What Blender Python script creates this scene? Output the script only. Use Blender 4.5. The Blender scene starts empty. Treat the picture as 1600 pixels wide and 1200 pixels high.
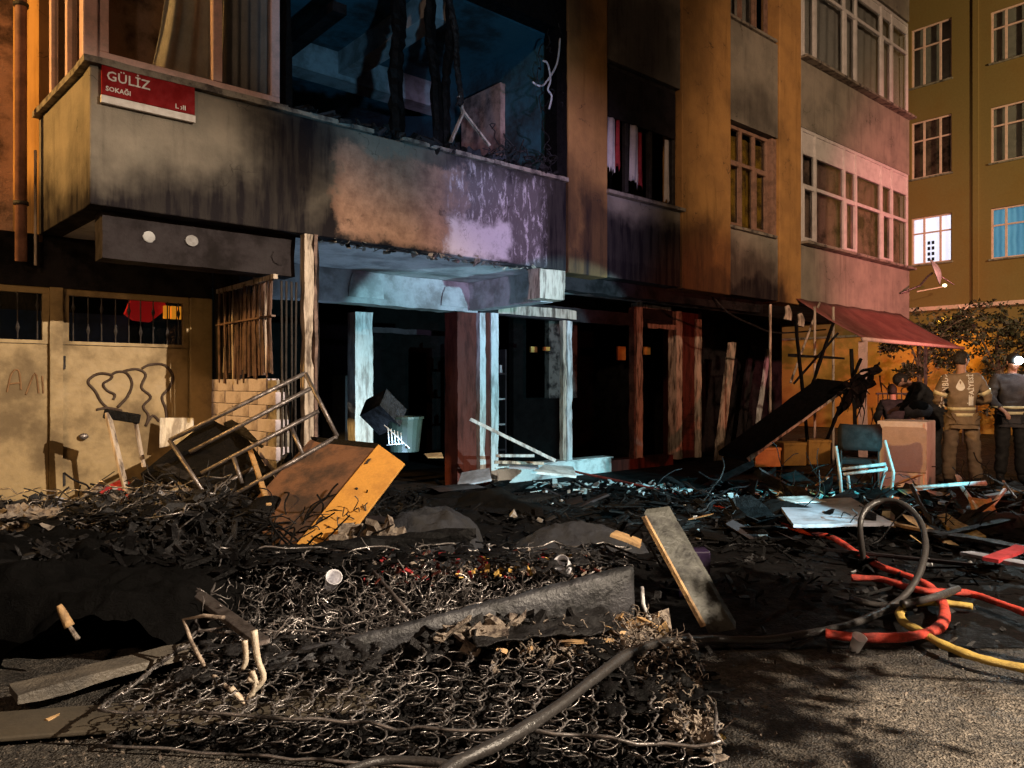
import bpy, bmesh, math, random
import numpy as np
from mathutils import Vector, Matrix, Euler
from mathutils.bvhtree import BVHTree
R = math.radians
S = bpy.context.scene
COL = S.collection

# ------------------------------------------------------------------ camera
cam_d = bpy.data.cameras.new('camera')
cam = bpy.data.objects.new('camera', cam_d)
COL.objects.link(cam)
cam.location = (0, 0, 1.35)
cam.rotation_euler = (R(90), 0, 0)
cam_d.sensor_width = 36
cam_d.lens = 36 * 1170 / 1600
cam_d.shift_y = 3 / 1600
cam_d.clip_start = 0.05
cam_d.clip_end = 300
S.camera = cam

# ------------------------------------------------------------------ night sky
W = bpy.data.worlds.new('World')
S.world = W
W.use_nodes = True
nt = W.node_tree
sky = nt.nodes.new('ShaderNodeTexSky')
sky.sky_type = 'NISHITA'
sky.sun_disc = False
sky.sun_elevation = R(2)
sky.sun_rotation = R(200)
nt.links.new(sky.outputs[0], nt.nodes['Background'].inputs[0])
nt.nodes['Background'].inputs[1].default_value = 0.0022

sd = bpy.data.lights.new('moon', 'SUN')
so = bpy.data.objects.new('moon', sd)
COL.objects.link(so)
sd.energy = 0.006
sd.angle = R(3)
sd.color = (0.75, 0.82, 1.0)
so.rotation_euler = (R(50), 0, R(-20))


def lamp(name, kind, loc, target, energy, color, size=0.15, cone=60, blend=0.5):
    d = bpy.data.lights.new(name, kind)
    d.energy = energy
    d.color = color
    o = bpy.data.objects.new(name, d)
    COL.objects.link(o)
    o.location = loc
    o.rotation_euler = (Vector(target) - Vector(loc)).to_track_quat('-Z', 'Y').to_euler()
    d.shadow_soft_size = size
    if kind == 'SPOT':
        d.spot_size = R(cone)
        d.spot_blend = blend
    return o


def LW_(u, w, z):
    a = R(40.8)
    x0, y0 = (140 - 800) / 1170 * 5.46, 5.46
    return (x0 + math.cos(a) * u - math.sin(a) * w, y0 + math.sin(a) * u + math.cos(a) * w, z)


# the lamps of the street and of the fire engines where they would stand, with an added soffit light
lamp('street_lamp_light', 'SPOT', (6.5, 0.3, 5.2), (0.45, 3.5, 0.0), 6600, (1.0, 0.82, 0.62), 0.03, 62, 0.45)
lamp('far_left_street_lamp_light', 'SPOT', (-10.5, 1.5, 6.5), (-4.6, 8.0, 3.6), 4200, (1.0, 0.55, 0.16), 0.15, 60, 0.6)
lamp('red_beacon_light', 'SPOT', (9.5, 3.5, 2.4), (8.6, 14.6, 3.4), 5200, (1.0, 0.30, 0.28), 0.12, 46, 0.8)
lamp('red_beacon_low_light', 'SPOT', (7.5, 2.0, 1.6), (2.6, 11.4, 1.2), 900, (1.0, 0.25, 0.13), 0.1, 30, 0.5)
lamp('work_light', 'SPOT', (4.6, 4.6, 1.15), (-0.17, 9.72, 0.85), 1900, (0.40, 0.86, 1.0), 0.03, 39, 0.12)
lamp('blue_beacon_light', 'SPOT', (3.4, 0.5, 2.2), (0.5, 8.1, 3.15), 2000, (0.76, 0.62, 1.0), 0.12, 26, 1.0)
lamp('warm_fill_street_lamp_light', 'POINT', (-3.0, -5.0, 7.5), (0, 8, 2), 690, (1.0, 0.62, 0.38), 0.3)
lamp('front_street_lamp_light', 'SPOT', (5.0, -4.0, 5.5), (7.0, 12.0, 4.3), 5400, (1.0, 0.68, 0.44), 0.15, 42, 0.8)
lamp('torch_light', 'SPOT', (0.6, 2.2, 1.5), (-1.2, 8.5, 5.3), 420, (0.22, 0.60, 0.95), 0.06, 34, 0.6)
lamp('right_street_lamp_light', 'SPOT', (16.0, 8.0, 7.5), (13.0, 21.5, 7.5), 5200, (1.0, 0.76, 0.40), 0.2, 80, 0.6)
lamp('left_wall_lamp_light', 'SPOT', (-4.5, 0.5, 3.2), (-3.2, 6.9, 1.3), 230, (1.0, 0.62, 0.28), 0.25, 40, 1.0)
lamp('yard_lamp_light', 'SPOT', (11.3, 19.6, 3.3), (12.6, 21.8, 1.3), 300, (1.0, 0.46, 0.07), 0.05, 100, 0.9)
lamp('soffit_fill_light', 'SPOT', LW_(3.0, 0.5, 0.35), LW_(3.3, 0.95, 2.7), 60, (0.45, 0.70, 1.0), 0.04, 125, 0.6)  # added unseen light, brightens soffit and lintel from below
lamp('hand_torch_light', 'SPOT', (5.6, 6.2, 1.3), (4.05, 8.15, 0.5), 620, (0.10, 0.85, 1.0), 0.03, 26, 0.4)

S.view_settings.view_transform = 'Standard'
S.view_settings.look = 'None'
S.view_settings.exposure = 0.25
S.view_settings.gamma = 1
S.cycles.use_denoising = True
S.cycles.max_bounces = 5
S.cycles.transparent_max_bounces = 12
S.cycles.sample_clamp_indirect = 4

# ------------------------------------------------------------------ coordinates
F, HY, HC = 1170.0, 603.0, 1.35
ANG = R(40.8)
CA, SA = math.cos(ANG), math.sin(ANG)
C0 = Vector(((140 - 800) / F * 5.46, 5.46, 0))     # street corner of the building


def G(px, py, z=0.0):
    """point of height z seen at a picture position"""
    Y = (HC - z) * F / (py - HY)
    return Vector(((px - 800) / F * Y, Y, z))


def Q(px, py, Y):
    return Vector(((px - 800) / F * Y, Y, HC + (HY - py) * Y / F))


def L(px, py, w=0.0):
    """building coordinates (along the front, into the house, up)"""
    k = (px - 800) / F
    ax, ay = C0.x - SA * w, C0.y + CA * w
    u = (k * ay - ax) / (CA - k * SA)
    return Vector((u, w, HC + (HY - py) * (ay + u * SA) / F))


def LW(u, w, z):
    return Vector((C0.x + CA * u - SA * w, C0.y + SA * u + CA * w, z))


# ------------------------------------------------------------------ mesh builder
class MB:
    def __init__(s):
        s.v, s.f = [], []

    def add(s, vs, fs):
        n = len(s.v)
        s.v += [tuple(p) for p in vs]
        s.f += [tuple(i + n for i in f) for f in fs]
        return s

    def hexa(s, c):   # 8 corners: bottom 0-3 ccw, top 4-7
        return s.add(c, [(3, 2, 1, 0), (4, 5, 6, 7), (0, 1, 5, 4), (1, 2, 6, 5), (2, 3, 7, 6), (3, 0, 4, 7)])

    def box(s, x0, x1, y0, y1, z0, z1):
        return s.hexa([(x0, y0, z0), (x1, y0, z0), (x1, y1, z0), (x0, y1, z0),
                       (x0, y0, z1), (x1, y0, z1), (x1, y1, z1), (x0, y1, z1)])

    def obox(s, o, a, b, c):   # origin corner and three edge vectors
        o, a, b, c = Vector(o), Vector(a), Vector(b), Vector(c)
        return s.hexa([o, o + a, o + a + b, o + b, o + c, o + a + c, o + a + b + c, o + b + c])

    def bar(s, p, q, w=0.03, h=None, up=(0, 0, 1)):
        h = h or w
        p, q = Vector(p), Vector(q)
        d = (q - p).normalized()
        x = d.cross(Vector(up))
        if x.length < 1e-3:
            x = d.cross(Vector((1, 0, 0)))
        x.normalize()
        y = x.cross(d)
        c = []
        for e in (p, q):
            c += [e - x * w / 2 - y * h / 2, e + x * w / 2 - y * h / 2, e + x * w / 2 + y * h / 2, e - x * w / 2 + y * h / 2]
        return s.hexa(c)

    def tube(s, pts, r=0.01, n=8, smooth_steps=0, cap=True, sq=1.0):
        pts = [Vector(p) for p in pts]
        if smooth_steps:
            pts = catmull(pts, smooth_steps)
        rs = r if isinstance(r, (list, tuple)) else [r] * len(pts)
        if len(rs) != len(pts):
            rs = [rs[0] + (rs[-1] - rs[0]) * i / (len(pts) - 1) for i in range(len(pts))]
        x = None
        n0 = len(s.v)
        for i, p in enumerate(pts):
            d = (pts[min(i + 1, len(pts) - 1)] - pts[max(i - 1, 0)])
            if d.length < 1e-9:
                d = Vector((0, 0, 1))
            d.normalize()
            if x is None:
                x = d.cross(Vector((0.13, 0.2, 1)))
                if x.length < 1e-3:
                    x = d.cross(Vector((1, 0, 0)))
            else:
                x = x - d * x.dot(d)
            x.normalize()
            y = d.cross(x)
            for k in range(n):
                a = 2 * math.pi * k / n
                s.v.append(tuple(p + (x * math.cos(a) + y * math.sin(a) * sq) * rs[i]))
        for i in range(len(pts) - 1):
            for k in range(n):
                a, b = n0 + i * n + k, n0 + i * n + (k + 1) % n
                s.f.append((a, b, b + n, a + n))
        if cap:
            s.f.append(tuple(n0 + k for k in reversed(range(n))))
            s.f.append(tuple(n0 + (len(pts) - 1) * n + k for k in range(n)))
        return s

    def prism(s, poly, vec):
        """planar polygon extruded by vec"""
        vec = Vector(vec)
        a = [Vector(p) for p in poly]
        n = len(a)
        return s.add(a + [p + vec for p in a], [tuple(reversed(range(n))), tuple(range(n, 2 * n))] +
                     [(i, (i + 1) % n, (i + 1) % n + n, i + n) for i in range(n)])

    def ell(s, c, r, nu=12, nv=8, M=None):
        c = Vector(c)
        vs, fs = [], []
        for j in range(nv + 1):
            t = math.pi * j / nv
            for i in range(nu):
                a = 2 * math.pi * i / nu
                p = Vector((r[0] * math.sin(t) * math.cos(a), r[1] * math.sin(t) * math.sin(a), r[2] * math.cos(t)))
                if M:
                    p = M @ p
                vs.append(c + p)
        for j in range(nv):
            for i in range(nu):
                a, b = j * nu + i, j * nu + (i + 1) % nu
                fs.append((a, a + nu, b + nu, b))
        return s.add(vs, fs)

    def build(s, name, mat=None, parent=None, smooth=False, bevel=0.0, flip=False):
        me = bpy.data.meshes.new(name)
        me.from_pydata(s.v, [], s.f)
        me.update()
        if mat:
            me.materials.append(mat)
        if smooth:
            me.shade_smooth()
        return link(name, me, parent, bevel)


def link(name, me, parent=None, bevel=0.0):
    o = bpy.data.objects.new(name, me)
    COL.objects.link(o)
    if parent:
        o.parent = parent
    if bevel:
        m = o.modifiers.new('b', 'BEVEL')
        m.width = bevel
        m.segments = 2
        m.limit_method = 'ANGLE'
    return o


def catmull(p, k):
    out = []
    n = len(p)
    for i in range(n - 1):
        a, b, c, d = p[max(i - 1, 0)], p[i], p[i + 1], p[min(i + 2, n - 1)]
        for j in range(k):
            t = j / k
            out.append(0.5 * ((2 * b) + (c - a) * t + (2 * a - 5 * b + 4 * c - d) * t * t + (3 * b - a - 3 * c + d) * t ** 3))
    out.append(p[-1])
    return out


def tag(o, label=None, cat=None, group=None, kind=None):
    if label: o['label'] = label
    if cat: o['category'] = cat
    if group: o['group'] = group
    if kind: o['kind'] = kind
    return o


def thing(name, label, cat, loc=(0, 0, 0), rz=0.0, group=None):
    o = bpy.data.objects.new(name, None)
    o.empty_display_size = 0.2
    COL.objects.link(o)
    o.location = loc
    o.rotation_euler = (0, 0, rz)
    return tag(o, label, cat, group)


def inst(src, parent, loc=None, rot=None, scale=None, M=None):
    o = src.copy()
    COL.objects.link(o)
    o.parent = parent
    if M is not None:
        o.matrix_local = M
    else:
        if loc is not None: o.location = loc
        if rot is not None: o.rotation_euler = rot
        if scale is not None: o.scale = scale
    return o


def rel(o_parent, pts):
    """world points -> the parent's local space (parents are unrotated or rotated about z only)"""
    M = (Matrix.Translation(o_parent.location) @ o_parent.rotation_euler.to_matrix().to_4x4()).inverted()
    return [M @ Vector(p) for p in pts]


def text_mesh(txt, size, extrude=0.0, spacing=1.0, bold=0.0):
    cu = bpy.data.curves.new('t', 'FONT')
    cu.body = txt
    cu.size = size
    cu.extrude = extrude
    cu.space_character = spacing
    cu.offset = bold
    cu.resolution_u = 2
    to = bpy.data.objects.new('t', cu)
    COL.objects.link(to)
    dg = bpy.context.evaluated_depsgraph_get()
    me = bpy.data.meshes.new_from_object(to.evaluated_get(dg))
    bpy.data.objects.remove(to)
    bpy.data.curves.remove(cu)
    return me


# ------------------------------------------------------------------ materials
class NT:
    def __init__(s, name):
        s.m = bpy.data.materials.new(name)
        s.m.use_nodes = True
        s.t = s.m.node_tree
        s.b = s.t.nodes['Principled BSDF']
        tc = s.t.nodes.new('ShaderNodeTexCoord')
        s.obj = tc.outputs['Object']
        geo = s.t.nodes.new('ShaderNodeNewGeometry')
        s.pos = geo.outputs['Position']

    def n(s, t, **k):
        x = s.t.nodes.new(t)
        for a, b in k.items():
            setattr(x, a, b)
        return x

    def set(s, sock, v):
        if isinstance(v, bpy.types.NodeSocket):
            s.t.links.new(v, sock)
        elif v is not None:
            if isinstance(v, (tuple, list)) and len(v) == 3 and sock.type == 'RGBA':
                v = (*v, 1)
            sock.default_value = v

    def math(s, op, a, b=None, c=None, clamp=False):
        x = s.n('ShaderNodeMath', operation=op, use_clamp=clamp)
        for i, v in enumerate((a, b, c)):
            if v is not None:
                s.set(x.inputs[i], v)
        return x.outputs[0]

    def noise(s, vec, scale, detail=4, rough=0.55, dist=0.0, col=False):
        x = s.n('ShaderNodeTexNoise')
        s.set(x.inputs['Vector'], vec)
        x.inputs['Scale'].default_value = scale
        x.inputs['Detail'].default_value = detail
        x.inputs['Roughness'].default_value = rough
        x.inputs['Distortion'].default_value = dist
        return x.outputs['Color' if col else 'Fac']

    def vor(s, vec, scale, out='Distance', feat='F1'):
        x = s.n('ShaderNodeTexVoronoi', feature=feat)
        s.set(x.inputs['Vector'], vec)
        x.inputs['Scale'].default_value = scale
        return x.outputs[out]

    def mapping(s, vec, scale=(1, 1, 1), loc=(0, 0, 0)):
        x = s.n('ShaderNodeMapping')
        s.set(x.inputs['Vector'], vec)
        x.inputs['Scale'].default_value = scale
        x.inputs['Location'].default_value = loc
        return x.outputs[0]

    def rng(s, v, a, b, c=0.0, d=1.0, smooth=True):
        x = s.n('ShaderNodeMapRange', interpolation_type='SMOOTHSTEP' if smooth else 'LINEAR')
        for i, q in enumerate((v, a, b, c, d)):
            s.set(x.inputs[i], q)
        return x.outputs[0]

    def mix(s, f, a, b, mode='MIX'):
        x = s.n('ShaderNodeMix', data_type='RGBA', blend_type=mode)
        s.set(x.inputs[0], f)
        s.set(x.inputs[6], a)
        s.set(x.inputs[7], b)
        return x.outputs[2]

    def sep(s, vec):
        x = s.n('ShaderNodeSeparateXYZ')
        s.set(x.inputs[0], vec)
        return x.outputs

    def bump(s, h, strength=0.3, dist=0.01):
        x = s.n('ShaderNodeBump')
        s.set(x.inputs['Height'], h)
        x.inputs['Strength'].default_value = strength
        x.inputs['Distance'].default_value = dist
        s.t.links.new(x.outputs[0], s.b.inputs['Normal'])

    def out(s, col=None, rough=None, metal=None, spec=None):
        s.set(s.b.inputs['Base Color'], col)
        s.set(s.b.inputs['Roughness'], rough)
        s.set(s.b.inputs['Metallic'], metal)
        s.set(s.b.inputs['Specular IOR Level'], spec)
        return s.m


def mk(name, col, rough=0.6, metal=0.0, dirt=0.35, dcol=None, scale=6.0, bump=0.2, bscale=60.0, spec=None, seed=0.0, world=False, st=(1, 1, 1)):
    """a base colour with patchy wear of a second colour and fine relief"""
    t = NT(name)
    v = t.mapping(t.pos if world else t.obj, st, loc=(seed, seed * 1.7, 0))
    dcol = dcol or tuple(c * 0.3 for c in col)
    a = t.noise(v, scale, 6, 0.65)
    c = t.mix(t.math('MULTIPLY', t.rng(a, 0.42, 0.66), dirt * 1.6, clamp=True), col, dcol)
    fine = t.noise(v, bscale, 4, 0.6)
    c = t.mix(t.rng(fine, 0.3, 0.7, 0.25, 0.0), c, tuple(x * 0.5 for x in col))
    t.bump(fine, bump, 0.01)
    return t.out(c, t.rng(a, 0.3, 0.7, rough * 0.8, min(1, rough * 1.25)), metal, spec)


def emit(name, col, strength):
    m = bpy.data.materials.new(name)
    m.use_nodes = True
    b = m.node_tree.nodes['Principled BSDF']
    b.inputs['Base Color'].default_value = (*col, 1)
    b.inputs['Emission Color'].default_value = (*col, 1)
    b.inputs['Emission Strength'].default_value = strength
    return m


def boxmask(t, u, z, u0, u1, z0, z1, s):
    a = t.math('MULTIPLY', t.rng(u, u0 - s, u0 + s), t.rng(u, u1 + s, u1 - s))
    b = t.math('MULTIPLY', t.rng(z, z0 - s, z0 + s), t.rng(z, z1 + s, z1 - s))
    return t.math('MULTIPLY', a, b)


def facade_mat(name, base, base2, soot_gain=1.0):
    """painted render with smoke stains, runs and the scraped patches over the shop"""
    t = NT(name)
    o = t.obj
    wr = t.noise(o, 0.9, 5, 0.6, col=True)
    wv = t.n('ShaderNodeVectorMath', operation='MULTIPLY_ADD')
    t.set(wv.inputs[0], wr)
    wv.inputs[1].default_value = (1.3, 1.3, 1.3)
    off = t.n('ShaderNodeVectorMath', operation='SUBTRACT')
    t.set(off.inputs[0], o)
    off.inputs[1].default_value = (0.65, 0.65, 0.65)
    t.set(wv.inputs[2], off.outputs[0])
    u, w, z = t.sep(wv.outputs[0])
    masks = [(-0.6, 9.9, 2.3, 3.10, 0.30, 0.98), (1.15, 2.0, 2.5, 3.75, 0.35, 0.97), (3.0, 5.2, 2.5, 4.0, 0.3, 0.92), (5.0, 7.9, 2.5, 3.62, 0.25, 0.95),
             (7.6, 9.5, 2.5, 3.4, 0.3, 0.8), (5.4, 7.1, 5.15, 6.4, 0.35, 0.75), (8.1, 9.6, 5.1, 5.7, 0.3, 0.6),
             (1.2, 5.5, 5.3, 9.0, 0.4, 0.9), (4.9, 5.7, 2.5, 3.75, 0.3, 0.8), (6.9, 7.6, 5.3, 9.5, 0.4, 0.5), (-0.1, 0.5, 2.5, 3.2, 0.2, 0.35)]
    soot = None
    for (a, b, c, d, s, k) in masks:
        m = t.math('MULTIPLY', boxmask(t, u, z, a, b, c, d, s), k)
        soot = m if soot is None else t.math('MAXIMUM', soot, m)
    streak = t.noise(t.mapping(o, (5.0, 5.0, 0.5)), 1.4, 5, 0.65)
    patch = t.noise(o, 2.3, 6, 0.6)
    fine = t.noise(o, 45, 4, 0.6)
    col = t.mix(t.rng(patch, 0.35, 0.65), base, base2)
    col = t.mix(t.rng(streak, 0.5, 0.75, 0, 0.55), col, tuple(c * 0.35 for c in base))
    soot = t.math('MULTIPLY', soot, t.rng(streak, 0.15, 0.6, 1.1, 0.82), clamp=True)
    soot = t.math('MULTIPLY', soot, soot_gain * 1.16, clamp=True)
    col = t.mix(soot, col, (0.012, 0.010, 0.012))
    # scraped plaster, hard edged
    ux, wx, zx = t.sep(o)
    hn = t.math('MULTIPLY', t.math('SUBTRACT', t.noise(o, 3.5, 7, 0.65), 0.5), 0.55)
    u2, z2 = t.math('ADD', ux, hn), t.math('ADD', zx, hn)
    p1 = boxmask(t, u2, z2, 1.98, 3.45, 2.72, 3.55, 0.06)
    c1 = t.mix(t.rng(t.noise(o, 7, 6, 0.7), 0.3, 0.7), (0.38, 0.23, 0.165), (0.20, 0.115, 0.085))
    fl = t.math('MULTIPLY', p1, t.rng(t.noise(o, 5, 8, 0.75), 0.25, 0.45))
    col = t.mix(fl, col, c1)
    p2 = boxmask(t, u2, z2, 3.25, 4.55, 2.74, 3.62, 0.12)
    scr = t.rng(t.noise(t.mapping(o, (9.0, 9.0, 3.0)), 1.6, 9, 0.78, 0.6), 0.50, 0.66)
    slope = t.rng(t.math('ADD', t.math('MULTIPLY', u2, -0.45), z2), 1.72, 1.55)
    p2 = t.math('MULTIPLY', p2, scr)
    p3 = boxmask(t, u2, z2, 3.22, 4.05, 2.70, 3.08, 0.07)
    p3 = t.math('MULTIPLY', p3, t.rng(t.noise(o, 9, 8, 0.75), 0.3, 0.5, 0.35, 0.9))
    grey = boxmask(t, u2, z2, 3.2, 4.5, 2.7, 3.6, 0.15)
    col = t.mix(t.math('MULTIPLY', grey, 0.7), col, (0.16, 0.14, 0.15))
    col = t.mix(t.math('MAXIMUM', p2, p3), col, (0.62, 0.58, 0.62))
    crk = t.rng(t.vor(wv.outputs[0], 2.2, 'Distance', 'DISTANCE_TO_EDGE'), 0.0, 0.012)
    col = t.mix(t.math('MULTIPLY', t.math('SUBTRACT', 1.0, crk), t.rng(patch, 0.5, 0.62, 0, 0.7)), col, (0.03, 0.025, 0.022))
    t.bump(t.math('ADD', t.math('ADD', fine, t.math('MULTIPLY', patch, 1.4)), t.math('MULTIPLY', fl, -0.8)), 0.5, 0.012)
    return t.out(col, 0.85, spec=0.08)


M = {}
M['panel'] = facade_mat('grey_render', (0.29, 0.25, 0.20), (0.21, 0.185, 0.15))
M['ochre'] = facade_mat('ochre_render', (0.47, 0.25, 0.085), (0.36, 0.19, 0.07), 0.85)
M['soffit'] = mk('burnt_soffit', (0.50, 0.50, 0.51), 0.8, dirt=0.35, dcol=(0.05, 0.045, 0.045), scale=2.2, bump=0.6, bscale=30)
M['plaster'] = mk('scorched_plaster', (0.36, 0.36, 0.37), 0.8, dirt=0.45, dcol=(0.10, 0.085, 0.075), scale=3.2, bump=0.6, bscale=25)
M['soot'] = mk('sooty_concrete', (0.020, 0.017, 0.018), 0.9, dirt=0.6, dcol=(0.005, 0.005, 0.005), scale=4, bump=0.8, bscale=25, spec=0.06)
M['sootbeam'] = mk('smoky_beam_render', (0.026, 0.021, 0.023), 0.8, dirt=0.6, dcol=(0.012, 0.010, 0.010), scale=4, bump=0.6, bscale=30, spec=0.1)
M['room'] = mk('smoked_room_paint', (0.03, 0.11, 0.15), 0.8, dirt=0.6, dcol=(0.012, 0.012, 0.012), scale=1.6, bump=0.4, bscale=25)
M['roomtan'] = mk('smoked_tan_paint', (0.42, 0.27, 0.22), 0.8, dirt=0.6, dcol=(0.03, 0.02, 0.016), scale=2.5, bump=0.4)
M['pvc'] = mk('red_lit_window_plastic', (0.82, 0.53, 0.47), 0.45, dirt=0.25, dcol=(0.34, 0.26, 0.22), scale=9, bump=0.1)  # pink in this colour stands in for red light on white plastic
M['pvcpink'] = mk('white_bay_plastic', (0.62, 0.58, 0.56), 0.5, dirt=0.25, dcol=(0.3, 0.27, 0.25), scale=5, bump=0.1)
M['wood_frame'] = mk('brown_window_wood', (0.30, 0.17, 0.12), 0.5, dirt=0.4, scale=9)
M['sill'] = mk('stone_sill', (0.28, 0.24, 0.19), 0.7, dirt=0.6, dcol=(0.04, 0.03, 0.03), scale=8, bump=0.5)
M['char'] = mk('charred_wood', (0.0065, 0.006, 0.0062), 0.55, dirt=0.7, dcol=(0.003, 0.003, 0.003), scale=14, bump=1.0, bscale=55, spec=0.09)
M['foam'] = mk('burnt_foam', (0.006, 0.0056, 0.0055), 0.9, dirt=0.5, dcol=(0.003, 0.003, 0.003), scale=6, bump=1.0, bscale=40, spec=0.05)
M['ash'] = mk('ashy_char', (0.022, 0.021, 0.022), 0.5, dirt=0.9, dcol=(0.007, 0.006, 0.006), scale=18, bump=1.0, bscale=70, spec=0.2)
M['palash'] = mk('pale_ash', (0.27, 0.22, 0.175), 0.85, dirt=0.7, dcol=(0.05, 0.035, 0.03), scale=20, bump=1.0, bscale=80)
M['steel'] = mk('burnt_steel', (0.24, 0.21, 0.20), 0.42, 0.75, dirt=0.5, dcol=(0.05, 0.035, 0.03), scale=14, bump=0.4, bscale=80)
M['wire'] = mk('spring_wire', (0.36, 0.33, 0.32), 0.38, 0.75, dirt=0.8, dcol=(0.022, 0.018, 0.016), scale=9, bump=0.3, bscale=120, world=True)
M['whitemetal'] = mk('white_lacquered_metal', (0.62, 0.62, 0.62), 0.4, dirt=0.45, dcol=(0.10, 0.07, 0.055), scale=9, bump=0.4, st=(1.6, 1.6, .35))
M['whitesill'] = mk('white_sill_paint', (0.70, 0.70, 0.68), 0.5, dirt=0.45, dcol=(0.08, 0.07, 0.06), scale=4, bump=0.4)
M['postred'] = mk('rusty_red_post', (0.10, 0.026, 0.019), 0.6, dirt=0.5, dcol=(0.03, 0.01, 0.008), scale=8, bump=0.5, spec=0.1, st=(1.5, 1.5, .3))
M['postpale'] = mk('scorched_pale_post', (0.52, 0.42, 0.33), 0.6, dirt=0.6, dcol=(0.045, 0.025, 0.016), scale=9, bump=0.6, st=(1.8, 1.8, .3))
M['doorpaint'] = mk('dirty_cream_metal_door', (0.36, 0.25, 0.11), 0.6, dirt=0.55, dcol=(0.11, 0.07, 0.03), scale=2.0, bump=0.3, bscale=20)
M['block'] = mk('white_painted_block', (0.52, 0.46, 0.52), 0.7, dirt=0.5, dcol=(0.18, 0.14, 0.15), scale=4, bump=0.6, bscale=40)
M['red_sign'] = mk('red_sign_enamel', (0.25, 0.006, 0.008), 0.6, dirt=0.4, dcol=(0.14, 0.004, 0.004), scale=8, bump=0.1, spec=0.1)
M['white_letter'] = mk('white_sign_enamel', (0.68, 0.62, 0.58), 0.5, dirt=0.3, dcol=(0.42, 0.34, 0.3), scale=30, bump=0.1)
M['curtain'] = mk('net_curtain', (0.62, 0.56, 0.54), 0.9, dirt=0.2, scale=3, bump=0.1)
M['black'] = mk('black_fabric', (0.012, 0.012, 0.013), 0.9, dirt=0.3, scale=9, bump=0.3)
M['copper'] = mk('painted_downpipe', (0.36, 0.17, 0.12), 0.5, dirt=0.4, scale=6, bump=0.2)
M['darkiron'] = mk('dark_iron', (0.045, 0.038, 0.036), 0.6, 0.3, dirt=0.5, scale=9, bump=0.4)
M['barbrown'] = mk('smoked_grille_iron', (0.15, 0.085, 0.065), 0.6, 0.2, dirt=0.6, dcol=(0.03, 0.02, 0.016), scale=5, bump=0.4)
M['farwall'] = mk('far_ochre_render', (0.22, 0.145, 0.045), 0.85, dirt=0.35, dcol=(0.22, 0.12, 0.03), scale=0.5, bump=0.3, bscale=20)
M['yardwall'] = mk('orange_yard_wall', (0.55, 0.30, 0.07), 0.85, dirt=0.3, dcol=(0.38, 0.18, 0.04), scale=0.8, bump=0.3, bscale=20)
M['awning'] = mk('red_awning_sheet', (0.23, 0.075, 0.065), 0.55, dirt=0.5, dcol=(0.13, 0.035, 0.03), scale=2.5, bump=0.2)
M['cabinet'] = mk('orange_laminate', (0.62, 0.31, 0.07), 0.42, dirt=0.3, dcol=(0.30, 0.13, 0.035), scale=6, bump=0.3)
M['redhose'] = mk('red_hose_rubber', (0.62, 0.055, 0.028), 0.6, dirt=0.55, dcol=(0.12, 0.015, 0.01), scale=11, bump=0.8, bscale=220)
M['yelhose'] = mk('yellow_hose_canvas', (0.62, 0.42, 0.09), 0.55, dirt=0.35, dcol=(0.20, 0.12, 0.03), scale=11, bump=0.8, bscale=220)
M['blkhose'] = mk('grey_hose_rubber', (0.040, 0.037, 0.036), 0.36, dirt=0.7, dcol=(0.03, 0.026, 0.024), scale=14, bump=0.5, world=True)
M['appliance'] = mk('white_enamel', (0.72, 0.70, 0.72), 0.35, dirt=0.3, dcol=(0.28, 0.22, 0.2), scale=2.5, bump=0.1)
M['leaf'] = mk('tree_leaf', (0.03, 0.032, 0.012), 0.6, dirt=0.4, scale=2, bump=0.0)
M['bark'] = mk('bark', (0.10, 0.07, 0.045), 0.9, dirt=0.5, scale=8, bump=0.8)
M['skin'] = mk('skin', (0.45, 0.24, 0.17), 0.55, dirt=0.15, dcol=(0.3, 0.12, 0.09), scale=20, bump=0.1)
M['hair'] = mk('dark_hair', (0.022, 0.014, 0.010), 0.6, dirt=0.3, scale=40, bump=0.8, bscale=200)
M['turnout'] = mk('khaki_turnout_cloth', (0.235, 0.165, 0.105), 0.85, dirt=0.35, dcol=(0.12, 0.085, 0.055), scale=6, bump=0.5, bscale=90)
M['reflect'] = mk('reflective_tape', (0.74, 0.66, 0.42), 0.4, dirt=0.15, scale=20, bump=0.1)
M['print'] = mk('silver_print', (0.78, 0.74, 0.68), 0.5, dirt=0.1, scale=20, bump=0.0)
M['teal'] = mk('green_plastic', (0.018, 0.030, 0.022), 0.45, dirt=0.4, scale=5, bump=0.1)
M['bluegrey'] = mk('blue_grey_fabric', (0.016, 0.018, 0.026), 0.75, dirt=0.6, dcol=(0.02, 0.02, 0.022), scale=6, bump=0.7, bscale=40)
M['board'] = mk('white_laminate_board', (0.28, 0.28, 0.32), 0.5, dirt=0.5, dcol=(0.10, 0.09, 0.09), scale=3.5, bump=0.3)
M['rawwood'] = mk('raw_wood', (0.50, 0.31, 0.14), 0.65, dirt=0.5, dcol=(0.09, 0.05, 0.03), scale=7, bump=0.6)
M['cloth_red'] = mk('red_cloth', (0.35, 0.02, 0.025), 0.8, dirt=0.4, scale=6, bump=0.3)
M['melt'] = mk('melted_cream_plastic', (0.66, 0.58, 0.46), 0.45, dirt=0.35, dcol=(0.35, 0.18, 0.08), scale=12, bump=0.5)
M['flame_foam'] = mk('yellow_foam', (0.60, 0.38, 0.09), 0.9, dirt=0.5, dcol=(0.15, 0.06, 0.02), scale=25, bump=1.0)
M['paint_black'] = mk('spray_paint', (0.06, 0.035, 0.022), 0.8, dirt=0.2, scale=10, bump=0.0)


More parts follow.
